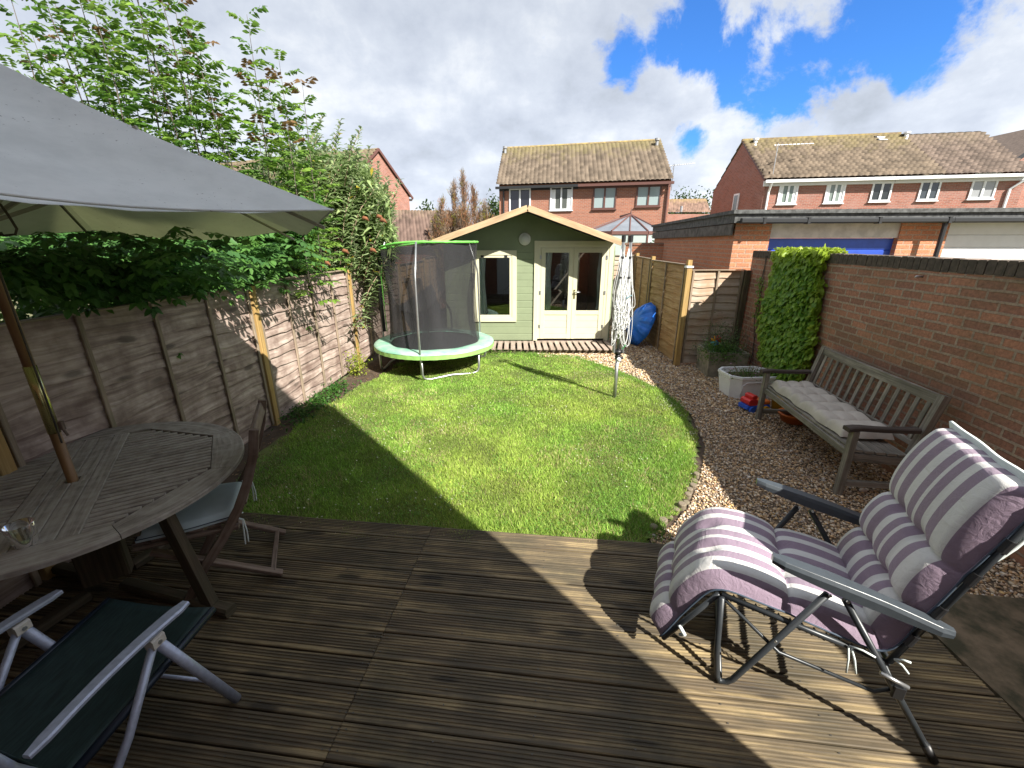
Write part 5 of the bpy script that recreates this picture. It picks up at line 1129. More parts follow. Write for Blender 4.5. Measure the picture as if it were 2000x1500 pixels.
# ------------------------------------------------------------------ trampoline
def trampoline():
    C = Vector((-1.34, 7.18, 0)); root = empty('trampoline', C, label='small round trampoline with black net and faded green pad', cat='trampoline'); H_ = .43; RR = .98
    def ring(r, z, n=64, wob=0): return [(r*math.cos(2*math.pi*k/n), r*math.sin(2*math.pi*k/n), z+wob*math.sin(k*1.7)) for k in range(n)]
    b = MB(); b.tube(ring(RR-.03, H_-.02), .02, 8, closed=True); b.build('frame_ring', M_metal, root, smooth=True)
    b = MB(); n = 64; P = [[(r*math.cos(2*math.pi*k/n), r*math.sin(2*math.pi*k/n), H_+zz+.004*math.sin(k*.9)) for k in range(n+1)] for r, zz in ((.74, .012), (.78, .03), (.88, .034), (.97, .028), (1.015, .008), (1.02, -.008))]
    b.grid(P); pad = b.build('pad', M_padgreen, root, smooth=True)
    b = MB(); P = [[((1.019+.006*math.sin(k*2.1))*math.cos(2*math.pi*k/128), (1.019+.006*math.sin(k*2.1))*math.sin(2*math.pi*k/128), H_-.009+zz) for k in range(129)] for zz in (0, -.03, -.065)]
    b.grid(P); b.build('skirt', M_skirt, pad, smooth=True)
    b = MB(); P = [[(r*math.cos(2*math.pi*k/48), r*math.sin(2*math.pi*k/48), H_-.004-.02*(1-r/.76)) for k in range(49)] for r in (.02, .3, .6, .77)]; b.grid(P); b.build('mat', M_mat, root, smooth=True)
    lg = []
    for az in (-63, 57, 177):
        a0, a1 = R(az-30), R(az+30); b = MB(); r = RR-.03
        p0 = Vector((r*math.cos(a0), r*math.sin(a0), H_-.02)); p1 = Vector((r*math.cos(a1), r*math.sin(a1), H_-.02)); m = .1; dd = (p1-p0).normalized()
        pts = [p0, p0+Vector((0, 0, -.3)), p0+dd*.02+Vector((0, 0, -.36)), p0+dd*.06+Vector((0, 0, -.385)), p0+dd*.14+Vector((0, 0, -.395)), p0+(p1-p0)*.5+Vector((0, 0, -.37)), p1-dd*.14+Vector((0, 0, -.395)), p1-dd*.06+Vector((0, 0, -.385)), p1-dd*.02+Vector((0, 0, -.36)), p1+Vector((0, 0, -.3)), p1]
        b.tube(pts, .019, 8); b.build('leg', M_metal, root, smooth=True); lg.append((p0, p1))
    TZ = 2.06
    # poles
    def pole(base_az, out=1.0, sleeve=False):
        a = R(base_az); u = Vector((math.cos(a), math.sin(a), 0)); b = MB(); pts = [u*1.0+Vector((0, 0, .12)), u*1.0+Vector((0, 0, .8)), u*.985+Vector((0, 0, 1.5)), u*.97+Vector((0, 0, 1.6)), u*.80+Vector((0, 0, TZ))]
        b.tube(pts, .0155, 8); p = b.build('net_pole', M_metal, root, smooth=True)
        if sleeve:
            b = MB(); b.tube([u*.97+Vector((0, 0, .55)), u*.985+Vector((0, 0, 1.5)), u*.97+Vector((0, 0, 1.62)), u*.86+Vector((0, 0, 1.95))], .034, 8); b.build('foam_sleeve', M_black, p, smooth=True)
            b = MB(); b.tube([u*.94+Vector((.03, -.02, .55)), u*.955+Vector((.03, -.02, 1.5)), u*.94+Vector((.03, -.02, 1.62)), u*.83+Vector((.03, -.02, 1.95))], .008, 6); b.build('piping', M_lime, p, smooth=True)
    pole(-93); pole(43); pole(166, sleeve=True)
    # hoop with lime sleeve, sagging at the left
    n = 72; sag = lambda a: -.10*max(0, math.cos(a-math.pi))**2
    hp = [(.78*math.cos(2*math.pi*k/n), .78*math.sin(2*math.pi*k/n), TZ+sag(2*math.pi*k/n)) for k in range(n)]
    b = MB(); b.tube(hp, [.018+.006*math.sin(k*2.9)*math.sin(k*.7) for k in range(n)], 8, closed=True); b.build('hoop_sleeve', M_lime, root, smooth=True)
    # net
    b = MB(); P = []
    n = 96; zs = [0, .08, .3, .6, .9, 1.2, 1.5, 1.75, 1.9, 1.97]
    for z in zs:
        t = z/1.97; row = []
        for k in range(n+1):
            a = 2*math.pi*k/n; r = .765-.06*math.sin(math.pi*t)+.018*math.sin(k*1.1+t*3)*math.sin(math.pi*t); r += .012*math.sin(k*.43+5*t)
            zz = H_+(TZ-H_+sag(a)-.02)*(z/1.97); row.append((r*math.cos(a), r*math.sin(a), zz))
        P.append(row)
    b.grid(P); b.build('safety_net', M_net, root, smooth=True)
    # folds hanging in the net
    for a0 in (-1.7, -1.95, .25, .45):
        b = MB(); P = []
        for j in range(9):
            t = j/8; row = []
            for k in range(4): a = a0+.05*k+.05*math.sin(t*4); r = .735-.05*math.sin(math.pi*t)-(.012 if k % 2 else 0); row.append((r*math.cos(a), r*math.sin(a), H_+.02+t*1.1))
            P.append(row)
        b.grid(P); b.build('net_fold', M_net, root, smooth=True)
trampoline()

# ------------------------------------------------------------------ rotary airer
def airer():
    B0 = Vector((1.423, 5.473, 0)); root = empty('rotary_airer', B0, label='folded grey rotary washing line with white cords on the lawn', cat='washing line')
    lean = Vector((-.02, 0, 2.1)).normalized()
    b = MB(); b.tube([(0, 0, -.05), (-.005, 0, .62)], .024, 12); b.build('pole', M_metal, root, smooth=True)
    b = MB(); b.tube([(-.003, 0, .56), (-.004, 0, .645)], .035, 12); b.tube([(-.004, 0, .645), (-.006, 0, .69)], .055, 12); b.tube([(.03, -.04, .58), (.045, -.06, .60)], .02, 10); b.build('collar', M_black, root, smooth=True)
    b = MB(); b.tube([(0, -.045, .575), (.0, -.075, .575)], .028, 12); b.build('winder', M_upvc, root, smooth=True)
    b = MB(); b.tube([(-.006, 0, .69), (-.012, 0, 1.55)], .019, 10); b.build('inner_pole', M_metal, root, smooth=True)
    arms = []
    for k, (dx, dy) in enumerate(((-.055, -.03), (.045, -.035), (-.05, .04), (.05, .045))):
        b = MB(); p0 = Vector((dx*1.2, dy*1.2, .66)); p1 = Vector((dx*.9+.0, dy, 2.09)); b.bar(p0, p1, .022, .016, up=(0, 1, 0), ch=.003); a = b.build('arm', M_metal, root); arms.append((p0, p1))
        c = MB(); c.bar(p1+Vector((0, 0, -.03)), p1+Vector((0, 0, .045)), .035, .03, up=(0, 1, 0), ch=.006)
        for t in (.22, .45, .68, .85): q = p0+(p1-p0)*t; c.bar(q-Vector((0, 0, .015)), q+Vector((0, 0, .015)), .03, .026, up=(0, 1, 0), ch=.004)
        c.build('end_clip', M_black, a)
    rs = random.Random(3); b = MB()
    for k in range(50):
        A0, A1 = rs.sample(arms, 2); t0 = rs.choice((.97, .95, .9, .86, .97, .7)); p = A0[0]+(A0[1]-A0[0])*t0; q = A1[0]+(A1[1]-A1[0])*min(.98, t0+rs.uniform(-.06, .06))
        low = rs.uniform(.95, 1.3) if k > 12 else rs.uniform(.74, .95); side = rs.uniform(-1, 1); fr = -rs.uniform(.02, .11); wd = rs.uniform(.04, .10)
        cx = side*.12; pts = []
        for j in range(25):
            t = j/24; s_ = math.sin(math.pi*t); drop = s_**.55
            base = p+(q-p)*t; x = base.x*(1-s_)+(cx+wd*math.cos(math.pi*t)*-1)*s_**.6; y = base.y*(1-s_)+fr*s_
            z = base.z*(1-drop)+low*drop; pts.append((x+.002*math.sin(j+k), y, z))
        b.tube(pts, .0027, 5)
    b.build('cords', M_cord, root, smooth=True)
    b = MB(); b.bar((.03, -.07, .72), (.06, -.1, .78), .012, .01); b.build('peg', plain('green peg', (.1, .6, .2), .5), root)
    b = MB(); b.bar((.03, -.06, 1.38), (.085, -.09, 1.42), .014, .01); b.build('peg', plain('blue peg', (.25, .5, .6), .5), root)
airer()
# blue shell sandpit leaning on the fence
def shell():
    root = empty('sandpit_shell', (2.72, 8.75, .0), label='blue plastic shell sandpit lid leaning against the tan fence', cat='sandpit'); b = MB(); n = 96; P = []; Q = []
    for i in range(11):
        t = i/10; row = []
        for k in range(n+1):
            a = 2*math.pi*k/n; sc = 1+.045*max(0, min(1, math.sin(a*9)*2.2+.5)); r = .44*t*sc*(1.0 if t < .95 else 1.05)
            fl = max(0, min(1, math.sin(a*9)*2.2+.5)); z = .19*(1-t**3.2)+(.035*fl*min(1, (t-.45)*5) if .45 < t < .97 else 0)
            row.append((r*math.cos(a), r*math.sin(a)*.95, z))
        P.append(row)
    b.grid(P); b.xf(Matrix.Translation((0, 0, .43)) @ Matrix.Rotation(R(8), 4, 'Z') @ Matrix.Rotation(R(-68), 4, 'Y')); o = b.build('shell', M_bluetub, root, smooth=True)
    so = o.modifiers.new('thick', 'SOLIDIFY'); so.thickness = .006
    # tray behind
shell()
b = MB(); b.tube([G(1286, 662, .02), G(1300, 686, .02)], .02, 8); tag(b.build('broken_batten', M_batten), 'pale broken batten lying on the gravel by the tan fence', 'stick')

# ------------------------------------------------------------------ planters
def foliage_blob(root, c, rad, n, cols, seed, lf=.03, h=.1, up=.5, name='foliage'):
    rs = np.random.default_rng(seed); P = np.array(c)+rs.normal(0, 1, (n, 3))*np.array(rad); D = rs.normal(0, 1, (n, 3)); D[:, 2] += up; U = np.tile((0, 0, 1.0), (n, 1))+rs.normal(0, .4, (n, 3)); g = rs.random((n, 1)); s = Soup()
    leaf_batch(s, P, D, U, lf*rs.uniform(.6, 1.3, n), lf*.45*rs.uniform(.7, 1.2, n), np.array(cols[0])*(1-g)+np.array(cols[1])*g, .15, .15); return s.build(name, M_leaf, root)
def planters():
    # concrete trough
    root = empty('concrete_planter', (3.42, 6.65, 0), R(-6), label='square weathered concrete planter in the corner by the fence', cat='planter'); b = MB(); h = .42; a = .30; t = .045; f = .92
    for sx, sy in ((1, 0), (-1, 0), (0, 1), (0, -1)):
        if sx: P = [(sx*a*f, -a*f, 0), (sx*a*f, a*f, 0), (sx*a, a, h), (sx*a, -a, h)]; I_ = [(sx*(a-t), -a+t, h), (sx*(a-t), a-t, h)]; 
        else: P = [(a*f, sy*a*f, 0), (-a*f, sy*a*f, 0), (-a, sy*a, h), (a, sy*a, h)]; I_ = [(a-t, sy*(a-t), h), (-a+t, sy*(a-t), h)]
        if sx: P2 = [P[3], P[2], I_[1], I_[0]]
        else: P2 = [P[3], P[2], I_[1], I_[0]]
        b.face(P); b.face(P2); b.face([P2[3], P2[2], (P2[2][0], P2[2][1], .1), (P2[3][0], P2[3][1], .1)])
    b.build('trough', M_concrete, root); b = MB(); b.face([(-a+t, -a+t, h-.06), (a-t, -a+t, h-.06), (a-t, a-t, h-.06), (-a+t, a-t, h-.06)]); b.build('soil', M_soil, root)
    pl = empty('leafy_plant', (3.42, 6.65, .36), label='bushy green plant with wispy stems in the concrete planter', cat='plant')
    foliage_blob(pl, (-.12, -.18, .06), (.15, .12, .08), 2200, ((.04, .11, .02), (.12, .24, .04)), 3, .035); foliage_blob(pl, (.02, .02, .17), (.17, .15, .15), 1700, ((.06, .11, .04), (.14, .20, .08)), 5, .03)
    st = MB(); rs = random.Random(4)
    for k in range(26): x, y = rs.uniform(-.2, .22), rs.uniform(-.2, .2); st.tube([(x*.6, y*.6, -.05), (x, y, .2), (x*1.4+rs.uniform(-.05, .05), y*1.3, rs.uniform(.3, .5))], [.003, .002, .001], 4)
    st.build('stems', M_bark, pl)
    pl = empty('bare_twig', (3.70, 6.55, .35), label='tall pale crooked bare twig rising beside the dark fence post', cat='twig'); st = MB()
    st.tube([(-.08, -.1, .0), (-.02, -.06, .12), (.02, -.04, .2), (-.02, -.02, .36), (.03, 0, .5), (0, 0, .7), (.06, .05, 1.1)], [.010, .009, .008, .006, .005, .004, .002], 6); st.tube([(-.02, -.02, .36), (-.07, -.03, .5)], [.004, .002], 5); st.build('stem', M_twig, pl)
    # pinwheel
    p = V(1397, 664, 6.55); root = empty('toy_pinwheel', (p.x, p.y, .36), label='rainbow pinwheel standing in the concrete planter', cat='pinwheel'); z0 = p.z-.36
    b = MB(); b.tube([(0, 0, 0), (0, 0, z0)], .004, 6); b.build('stick', M_upvc, root)
    for k in range(8):
        a = k*math.pi/4; m = (M_red, M_red, M_yellow, M_yellow, M_teal, M_teal, M_blue2, M_orange)[k]; u = Vector((math.cos(a), 0, math.sin(a))); v_ = Vector((-math.sin(a), 0, math.cos(a))); o = Vector((0, -.015, z0))
        b = MB(); b.face([o, o+u*.085+v_*.03, o+u*.06+v_*.055+Vector((0, -.03, 0)), o+v_*.02+Vector((0, -.02, 0))]); b.face([o, o+v_*.02+Vector((0, -.02, 0)), o+u*.06+v_*.055+Vector((0, -.03, 0)), o+u*.085+v_*.03]); b.build('vane', m, root)
    # white planter: chamfered box
    root = empty('white_planter', (3.33, 5.66, 0), R(4), label='white plastic planter with cut corners beside the bench', cat='planter'); b = MB()
    def octo(a, c, k): return [(-a+k, -c), (a-k, -c), (a, -c+k), (a, c-k), (a-k, c), (-a+k, c), (-a, c-k), (-a, -c+k)]
    def loft(r0, z0, r1, z1, flip=False):
        n = len(r0)
        for i in range(n):
            j = (i+1) % n; f_ = [(*r0[i], z0), (*r0[j], z0), (*r1[j], z1), (*r1[i], z1)]; b.face(f_ if not flip else f_[::-1])
    o0, o1, o2, o3 = octo(.31, .22, .10), octo(.35, .26, .11), octo(.33, .24, .10), octo(.31, .22, .10)
    loft(o0, 0, o1, .29); loft(o1, .29, octo(.36, .27, .115), .30); loft(octo(.36, .27, .115), .30, octo(.36, .27, .115), .33); loft(octo(.36, .27, .115), .33, o2, .33); loft(o2, .33, o3, .2)
    b.build('tub', M_whitepl, root, bevel=.006); b = MB(); b.face([(*p_, .26) for p_ in octo(.32, .23, .1)]); b.build('soil', M_soil, root)
    b = MB(); b.tube([(-.22, -.236, .06), (-.215, -.25, .20), (-.17, -.262, .25), (.2, -.262, .25)], .006, 6); b.build('moulding', M_whitepl, root, smooth=True)
    pl = empty('flowering_plant', (3.31, 5.64, .26), label='straggly pink flowering plants in the white planter', cat='plant')
    foliage_blob(pl, (.02, -.05, .05), (.15, .09, .035), 700, ((.05, .12, .02), (.14, .24, .05)), 8, .03); st = MB()
    for k in range(24): x, y = rs.uniform(-.28, .2), rs.uniform(-.15, .15); st.tube([(x*.5, y*.5, 0), (x*.9, y, .14), (x*1.3+rs.uniform(-.1, .1), y*1.3, rs.uniform(.02, .26))], [.003, .002, .0015], 4)
    st.build('stems', M_twig, pl); fb = MB()
    for x, y, z in ((.0, -.18, .06), (.02, -.15, .09), (-.32, -.15, .0), (-.2, .12, .16), (.1, -.1, .1), (-.28, -.08, .14)):
        for k in range(5): a = k*1.256; c = Vector((x, y, z)); fb.face([c, c+Vector((math.cos(a)*.014, math.sin(a)*.014, .006)), c+Vector((math.cos(a+.9)*.014, math.sin(a+.9)*.014, .006))])
    fb.build('blossoms', M_pink, pl)
    # stones near bench
    for px, py, r, lab in ((1685, 960, .032, 'large pale pebble on the gravel under the near end of the bench'), (1718, 985, .02, 'smaller pale pebble on the gravel near the recliner')):
        b = MB(); b.lathe([(0, -r*.6), (r*.7, -r*.45), (r, 0), (r*.75, r*.42), (.001, r*.6)], (0, 0, r*.4), 14); o = b.build('pebble', M_stone, smooth=True, loc=G(px, py)); o.scale = (1, .8, 1); tag(o, lab, 'stone')
planters()
def toys():
    p = G(1492, 808); root = empty('toy_truck', (3.12, 5.05, 0), R(190), label='red and blue plastic toy truck under the far end of the bench', cat='toy truck')
    b = MB(); b.box(-.16, .16, -.085, .085, .04, .09, ch=.02); b.build('chassis', M_blue2, root)
    b = MB(); b.box(.02, .145, -.08, .08, .091, .17, ch=.02); b.box(.03, .10, -.07, .07, .171, .22, ch=.02); b.build('cab', M_red, root)
    b = MB(); b.box(-.16, .01, -.08, .08, .095, .14, ch=.02); b.build('tray', M_orange, root)
    for x in (-.1, .1):
        for y in (-.095, .095):
            b = MB(); b.tube([(x, y-.015, .04), (x, y+.015, .04)], .04, 14); b.build('wheel', M_yellow if x < 0 else M_blue2, root)
    root = empty('toy_bucket', (3.42, 4.98, 0), label='yellow plastic bucket toy under the bench', cat='toy bucket'); b = MB(); b.lathe([(.0, 0), (.09, 0), (.125, .2), (.135, .2), (.135, .215), (.118, .215), (.085, .01)], n=20); b.build('bucket', M_yellow, root, smooth=True)
    b = MB(); b.tube([(.125*math.cos(a), .0+.125*math.sin(a)*.4, .2+.1*math.sin(a)) for a in np.linspace(0, math.pi, 12)], .006, 6); b.build('handle', M_red, root)
    root = empty('toy_barrow', (3.35, 4.62, 0), label='orange round plastic toy on the gravel beneath the bench', cat='toy'); b = MB(); b.lathe([(.0, .02), (.12, .03), (.16, .12), (.17, .12), (.17, .135), (.15, .135), (.0, .05)], n=24); b.build('dish', M_orange, root, smooth=True)
    b = MB(); b.tube([(-.02, 0, .01), (.02, 0, .01)], .03, 12); b.build('foot', M_red, root)
toys()

# ------------------------------------------------------------------ bench
def tufted(nu, nv, L, W, th, bu, bv, seam=.5, edge=.05):
    """cushion surface in local coords: u along L, v along W"""
    P = []
    for i in range(nu+1):
        row = []
        for j in range(nv+1):
            u, v = i/nu, j/nv; e = min(1, min(u, 1-u)*L/edge)**.5*min(1, min(v, 1-v)*W/edge)**.5
            a = abs(math.sin(math.pi*u*bu)); c = abs(math.sin(math.pi*v*bv)); puff = (min(a, 1)**.5*.5+min(c, 1)**.5*.5)
            du = min((u*bu) % 1, 1-(u*bu) % 1); dv = min((v*bv) % 1, 1-(v*bv) % 1)
            z = th*e*(.62+.38*puff); row.append(z)
        P.append(row)
    return P
def bench():
    ang = R(90-7.5); ux = Vector((math.cos(ang), math.sin(ang), 0)); root = empty('garden_bench', (2.79, 3.12, 0), ang, label='weathered grey slatted wooden bench against the brick wall', cat='bench')
    # local: x along the bench (away from camera), y = -depth towards wall is negative
    L = 1.62; D = .46; m = M_benchwood
    sgn = -1
    Y = lambda y: sgn*y
    def bar(name, p, q, w_, t, up=(0, 0, 1), mat=m, par=root, ch=.004): b = MB(); b.bar((p[0], Y(p[1]), p[2]), (q[0], Y(q[1]), q[2]), w_, t, up, ch=ch); return b.build(name, mat, par)
    for x in (0, L):
        bar('leg', (x, 0, 0), (x, 0, .60), .06, .05, up=(0, 1, 0))
        b = MB(); pts = [(x, D-.02, 0), (x, D, .42), (x, D+.09, .90)]
        b.bar((pts[0][0], Y(pts[0][1]), 0), (x, Y(D), .43), .06, .055, up=(0, 1, 0)); b.bar((x, Y(D-.001), .42), (x, Y(D+.10), .93), .06, .055, up=(0, 1, 0)); b.build('leg', m, root)
        bar('side_rail', (x, .03, .37), (x, D-.03, .35), .045, .07, up=(0, 0, 1)); bar('stretcher', (x, .03, .12), (x, D-.03, .12), .04, .05)
        b = MB(); P = []   # curved armrest
        n = 10
        for i in range(n+1):
            t = i/n; y = -.07+(D+.06)*t; z = .635-.012*math.sin(t*math.pi)-(.02*(1-t/.15) if t < .15 else 0); w_ = .042-.012*math.sin(t*math.pi); h = .018
            P.append([(x-w_, Y(y), z-h), (x-w_, Y(y), z+h*.5), (x-w_*.7, Y(y), z+h), (x+w_*.7, Y(y), z+h), (x+w_, Y(y), z+h*.5), (x+w_, Y(y), z-h), (x-w_, Y(y), z-h)])
        U = [[(i*.07, j*.03) for j in range(7)] for i in range(n+1)]; b.grid(P, U)
        for row in (P[0], P[-1]): b.face(row[:6])
        b.build('armrest', M_bencharm, root, smooth=False)
    bar('front_rail', (.03, .01, .385), (L-.03, .01, .385), .028, .06)
    bar('rear_rail', (.03, D-.02, .37), (L-.03, D-.02, .37), .028, .06)
    for k in range(5): y = .02+k*.086; bar('seat_slat', (-.02, y+.035, .428-.006*k), (L+.02, y+.035, .428-.006*k), .072, .02)
    # back: top rail, bottom rail, slats
    tilt = lambda z: D+(z-.42)*.196
    bar('top_rail', (.03, tilt(.88), .885), (L-.03, tilt(.88), .885), .03, .085)
    bar('back_rail', (.03, tilt(.50), .50), (L-.03, tilt(.50), .50), .03, .045)
    n = 14
    for k in range(n): x = .09+(L-.18)*k/(n-1); bar('back_slat', (x, tilt(.522), .522), (x, tilt(.843), .843), .043, .014, up=(0, 1, .2))
    # cushion lies on the bench
    r2 = empty('bench_cushion', (2.79, 3.12, .442), ang, label='long buttoned stone grey cushion on the garden bench', cat='cushion'); CL, CW = 1.40, .42; x0 = .19; nu, nv = 96, 40
    b = MB(); P = []; Q = []
    for i in range(nu+1):
        row = []; rw = []
        for j in range(nv+1):
            u, v = i/nu, j/nv; ed = .045; eu = min(1, min(u, 1-u)*CL/ed); ev = min(1, min(v, 1-v)*CW/ed); e = math.sqrt(max(0, 1-(1-eu)**2))*math.sqrt(max(0, 1-(1-ev)**2))
            g = (abs(math.sin(math.pi*u*6))**.45)*(.55)+(abs(math.sin(math.pi*v*3))**.45)*.45
            z = .012+.092*e*(.35+.65*g)+.003*math.sin(u*40+v*17); x = x0+CL*u+.008*math.sin(v*9+1); y = .035+CW*v+.012*math.sin(u*21)
            row.append((x, Y(y), z)); rw.append((x, Y(y), .002+.008*(1-e)))
        P.append(row); Q.append(rw)
    b.grid(P, flip=True); b.grid(Q); b.grid([P[0], Q[0]]); b.grid([P[-1], Q[-1]], flip=True); b.grid([[r[0] for r in P], [r[0] for r in Q]]); b.grid([[r[-1] for r in P], [r[-1] for r in Q]], flip=True)
    b.build('pad', M_cushgrey, r2, smooth=True)
bench()

# ------------------------------------------------------------------ recliner
def recliner():
    O = Vector((.99, 1.45, DZ)); bx_ = Vector((.915, -.403, 0)).normalized(); ang = math.atan2(bx_.y, bx_.x)
    root = empty('reclining_chair', O, ang, label='charcoal framed folding recliner at the right of the deck', cat='recliner'); W = .64
    # local x = s (towards the back), y = lateral away from camera
    T = lambda n, pts, r=.0125, m=M_darkmetal, par=root, nn=10: (lambda b: (b.tube(pts, r, nn), b.build(n, m, par, smooth=True))[1])(MB())
    for y in (0, W):
        T('front_leg', [(-.06, y, .50), (-.035, y, .18), (-.015, y, .05), (.0, y, .018), (.03, y, .03), (.05, y, .055), (.30, y, .665)], .0135)
        rl = T('rear_leg', [(.36, y, .66), (.78, y, .02)], .0135)
        b = MB(); b.tube([(.745, y, .075), (.79, y, .005)], .017, 10); b.build('rubber_foot', M_black, rl, smooth=True)
        # arm
        b = MB(); P = []; n = 14
        for i in range(n+1):
            t = i/n; x = .09+.60*t; z = .775-.13*t+.012*math.sin(math.pi*t); hw = .027+.006*math.sin(math.pi*min(1, t*1.6)); 
            if i == 0: hw *= .55
            if i == n: hw *= .45
            dn = .020+.022*math.sin(math.pi*min(1, max(0, t)))
            P.append([(x, y-hw, z-dn), (x, y-hw-.003, z-.004), (x, y-hw*.8, z+.012), (x, y+hw*.8, z+.012), (x, y+hw+.003, z-.004), (x, y+hw, z-dn), (x, y-hw, z-dn)])
        b.grid(P, flip=True); b.face(P[0][:6]); b.face(P[-1][:6][::-1]); b.build('armrest', M_armplastic, root, bevel=.002)
        for x, z in ((.305, .672), (.365, .665), (.17, .365), (.545, .37)):
            b = MB(); b.tube([(x, y-.018, z), (x, y-.012, z)], .006, 10); b.build('screw', M_screw, root)
    T('floor_bar', [(.0, 0, .018), (.0, W, .018)]); T('cross_bar', [(.60, 0, .29), (.60, W, .29)])
    # seat frame, back frame, leg frame
    seat = [(-.06, .50), (.56, .40)]; back = [(.56, .41), (.78, 1.19)]; leg = [(-.07, .50), (-.27, .14)]
    for nm, pr in (('seat_frame', seat), ('back_frame', back), ('footrest_frame', leg)):
        (x0, z0), (x1, z1) = pr; T(nm, [(x0, .02, z0), (x1, .02, z1), (x1+.01*(nm == 'back_frame'), .06, z1+.02*(nm == 'back_frame')), (x1+.01*(nm == 'back_frame'), W-.06, z1+.02*(nm == 'back_frame')), (x1, W-.02, z1), (x0, W-.02, z0)])
    for t in (.18, .38, .6, .8):
        for y in (.02, W-.02):
            p = (.56+.22*t, y, .41+.78*t); b = MB(); b.tube([(p[0]-.009, y, p[2]-.03), (p[0]+.005, y, p[2]+.02)], .0165, 12); b.build('clip', M_black, root)
    # elastic lacing under the seat
    b = MB()
    for k in range(12): x = -.02+.045*k; z = .49-.1*(x+.06)/.62; b.tube([(x, .02, z-.008), (x+.012, .05, z+.004), (x+.03, .02, z-.01)], .005, 6)
    b.build('lacing', M_black, root)
    for y in (0, W): T('brace', [(-.06, y+.02, .49), (.2, y+.02, .28), (.55, y+.02, .235), (.62, y+.02, .30)], .008)
    for y in (-.02, W): b = MB(); b.box(.585, .625, y, y+.02, .275, .33, ch=.006); b.build('hinge_plate', M_black, root)
    T('lock_bar', [(.53, -.016, .375), (.625, -.016, .345)], .008, M_metal)
    # ------------- cushion (lies on the chair: its own thing)
    r2 = empty('recliner_cushion', O+Vector((0, 0, .001)), ang, label='thick purple and cream striped padded cushion on the recliner', cat='cushion')
    path = [(-.285, .125), (-.235, .235), (-.175, .37), (-.12, .475), (-.085, .515), (-.03, .525), (.05, .515), (.2, .49), (.35, .462), (.5, .435), (.545, .44), (.575, .50), (.60, .60), (.65, .78), (.705, .97), (.76, 1.14), (.795, 1.235)]
    pv = [Vector((x, 0, z)) for x, z in path]
    # resample by arclength with smoothing
    cum = [0]
    for i in range(1, len(pv)): cum.append(cum[-1]+(pv[i]-pv[i-1]).length)
    TL = cum[-1]
    def at(s):
        s = max(0, min(TL, s))
        for i in range(1, len(cum)):
            if s <= cum[i]: t = (s-cum[i-1])/(cum[i]-cum[i-1]); return pv[i-1].lerp(pv[i], t)
        return pv[-1]
    def sm(s): return (at(s-.03)+at(s)*2+at(s+.03))/4
    nu, nv = 210, 56; Wc = .56; y0 = (W-Wc)/2
    sj = cum[10]   # seat/back joint
    seams = [.0, .185, .44, .72, sj, sj+.225, sj+.45, TL]
    P = []; U = []; Q = []; QU = []
    for i in range(nu+1):
        s = TL*i/nu; c = sm(s); d = (sm(s+.01)-sm(s-.01)).normalized(); nrm = Vector((-d.z, 0, d.x))
        # nrm should point up / towards the sitter
        row = []; ur = []; rq = []; uq = []
        seg = max(k for k in range(len(seams)-1) if seams[k] <= s+1e-6) if s < TL else len(seams)-2
        a, e_ = seams[seg], seams[seg+1]; tt = (s-a)/(e_-a); ps = abs(math.sin(math.pi*tt))**.42
        head = 1.25 if s > sj+.45 else (1.1 if s > sj else 1.0)
        for j in range(nv+1):
            v = j/nv; ed = .055/Wc; ev = min(1, min(v, 1-v)/ed); er = math.sqrt(max(0, 1-(1-ev)**2)); es = min(1, min(s, TL-s)/.05); er *= math.sqrt(max(0, 1-(1-es)**2))
            pj = abs(math.sin(math.pi*v*3))**.5; ps = max(ps, .86) if (.32 < s < .56) else ps
            th = .024+.074*head*er*(.30+.52*ps+.18*pj*(1 if seg < len(seams)-2 else .4)*min(1, ps+.35))
            # button pulls at seam thirds
            for bv in (1/3, 2/3):
                for sp in seams[1:-1]:
                    dd = ((s-sp)**2+((v-bv)*Wc)**2)/.0011
                    if dd < 8: th -= .022*math.exp(-dd)
            if sj-.04 < s < sj+.05: th = min(th, .085)
            th *= er*.75+.25
            bul = 0; yy = y0+Wc*v; y_ = yy+(v-.5)*.03*ps
            p = c+nrm*th; row.append((p.x, y_, p.z)); ur.append((s, v)); q = c+nrm*(.004-.0*er); rq.append((q.x, y0+Wc*v, q.z)); uq.append((s, v))
        P.append(row); U.append(ur); Q.append(rq); QU.append(uq)
    b = MB(); b.grid(P, U); b.build('padding', M_stripe, r2, smooth=True)
    b = MB(); b.grid(Q, QU, flip=True); b.grid([P[0], Q[0]]); b.grid([P[-1], Q[-1]], flip=True)
    # side borders: purple strip from top edge to backing
    b.build('backing', M_cushback, r2, smooth=True)
    b = MB()
    for jj, fl in ((0, False), (nv, True)):
        A_ = [Vector(r[jj]) for r in P]; B2 = [Vector(r[jj]) for r in Q]; sg = -1 if jj == 0 else 1
        M_ = [a.lerp(q, .52)+Vector((0, sg*.012, 0)) for a, q in zip(A_, B2)]
        b.grid([A_, M_], [[(TL*i/nu, .03 if jj == 0 else .99) for i in range(nu+1)] for _ in range(2)], flip=not fl)
        b2 = MB(); b2.grid([M_, [q+Vector((0, sg*.004*math.sin(k*.9), 0)) for k, q in enumerate(B2)]], flip=not fl); b2.build('backing_border', M_cushback, r2, smooth=True)
        b2 = MB(); b2.tube([m+Vector((0, sg*.002, 0)) for m in M_[::3]], .0045, 6); b2.build('piping', M_piping, r2, smooth=True)
    b.build('border', M_stripe, r2, smooth=True)
    # hood that hooks over the back of the frame
    b = MB(); rows = []
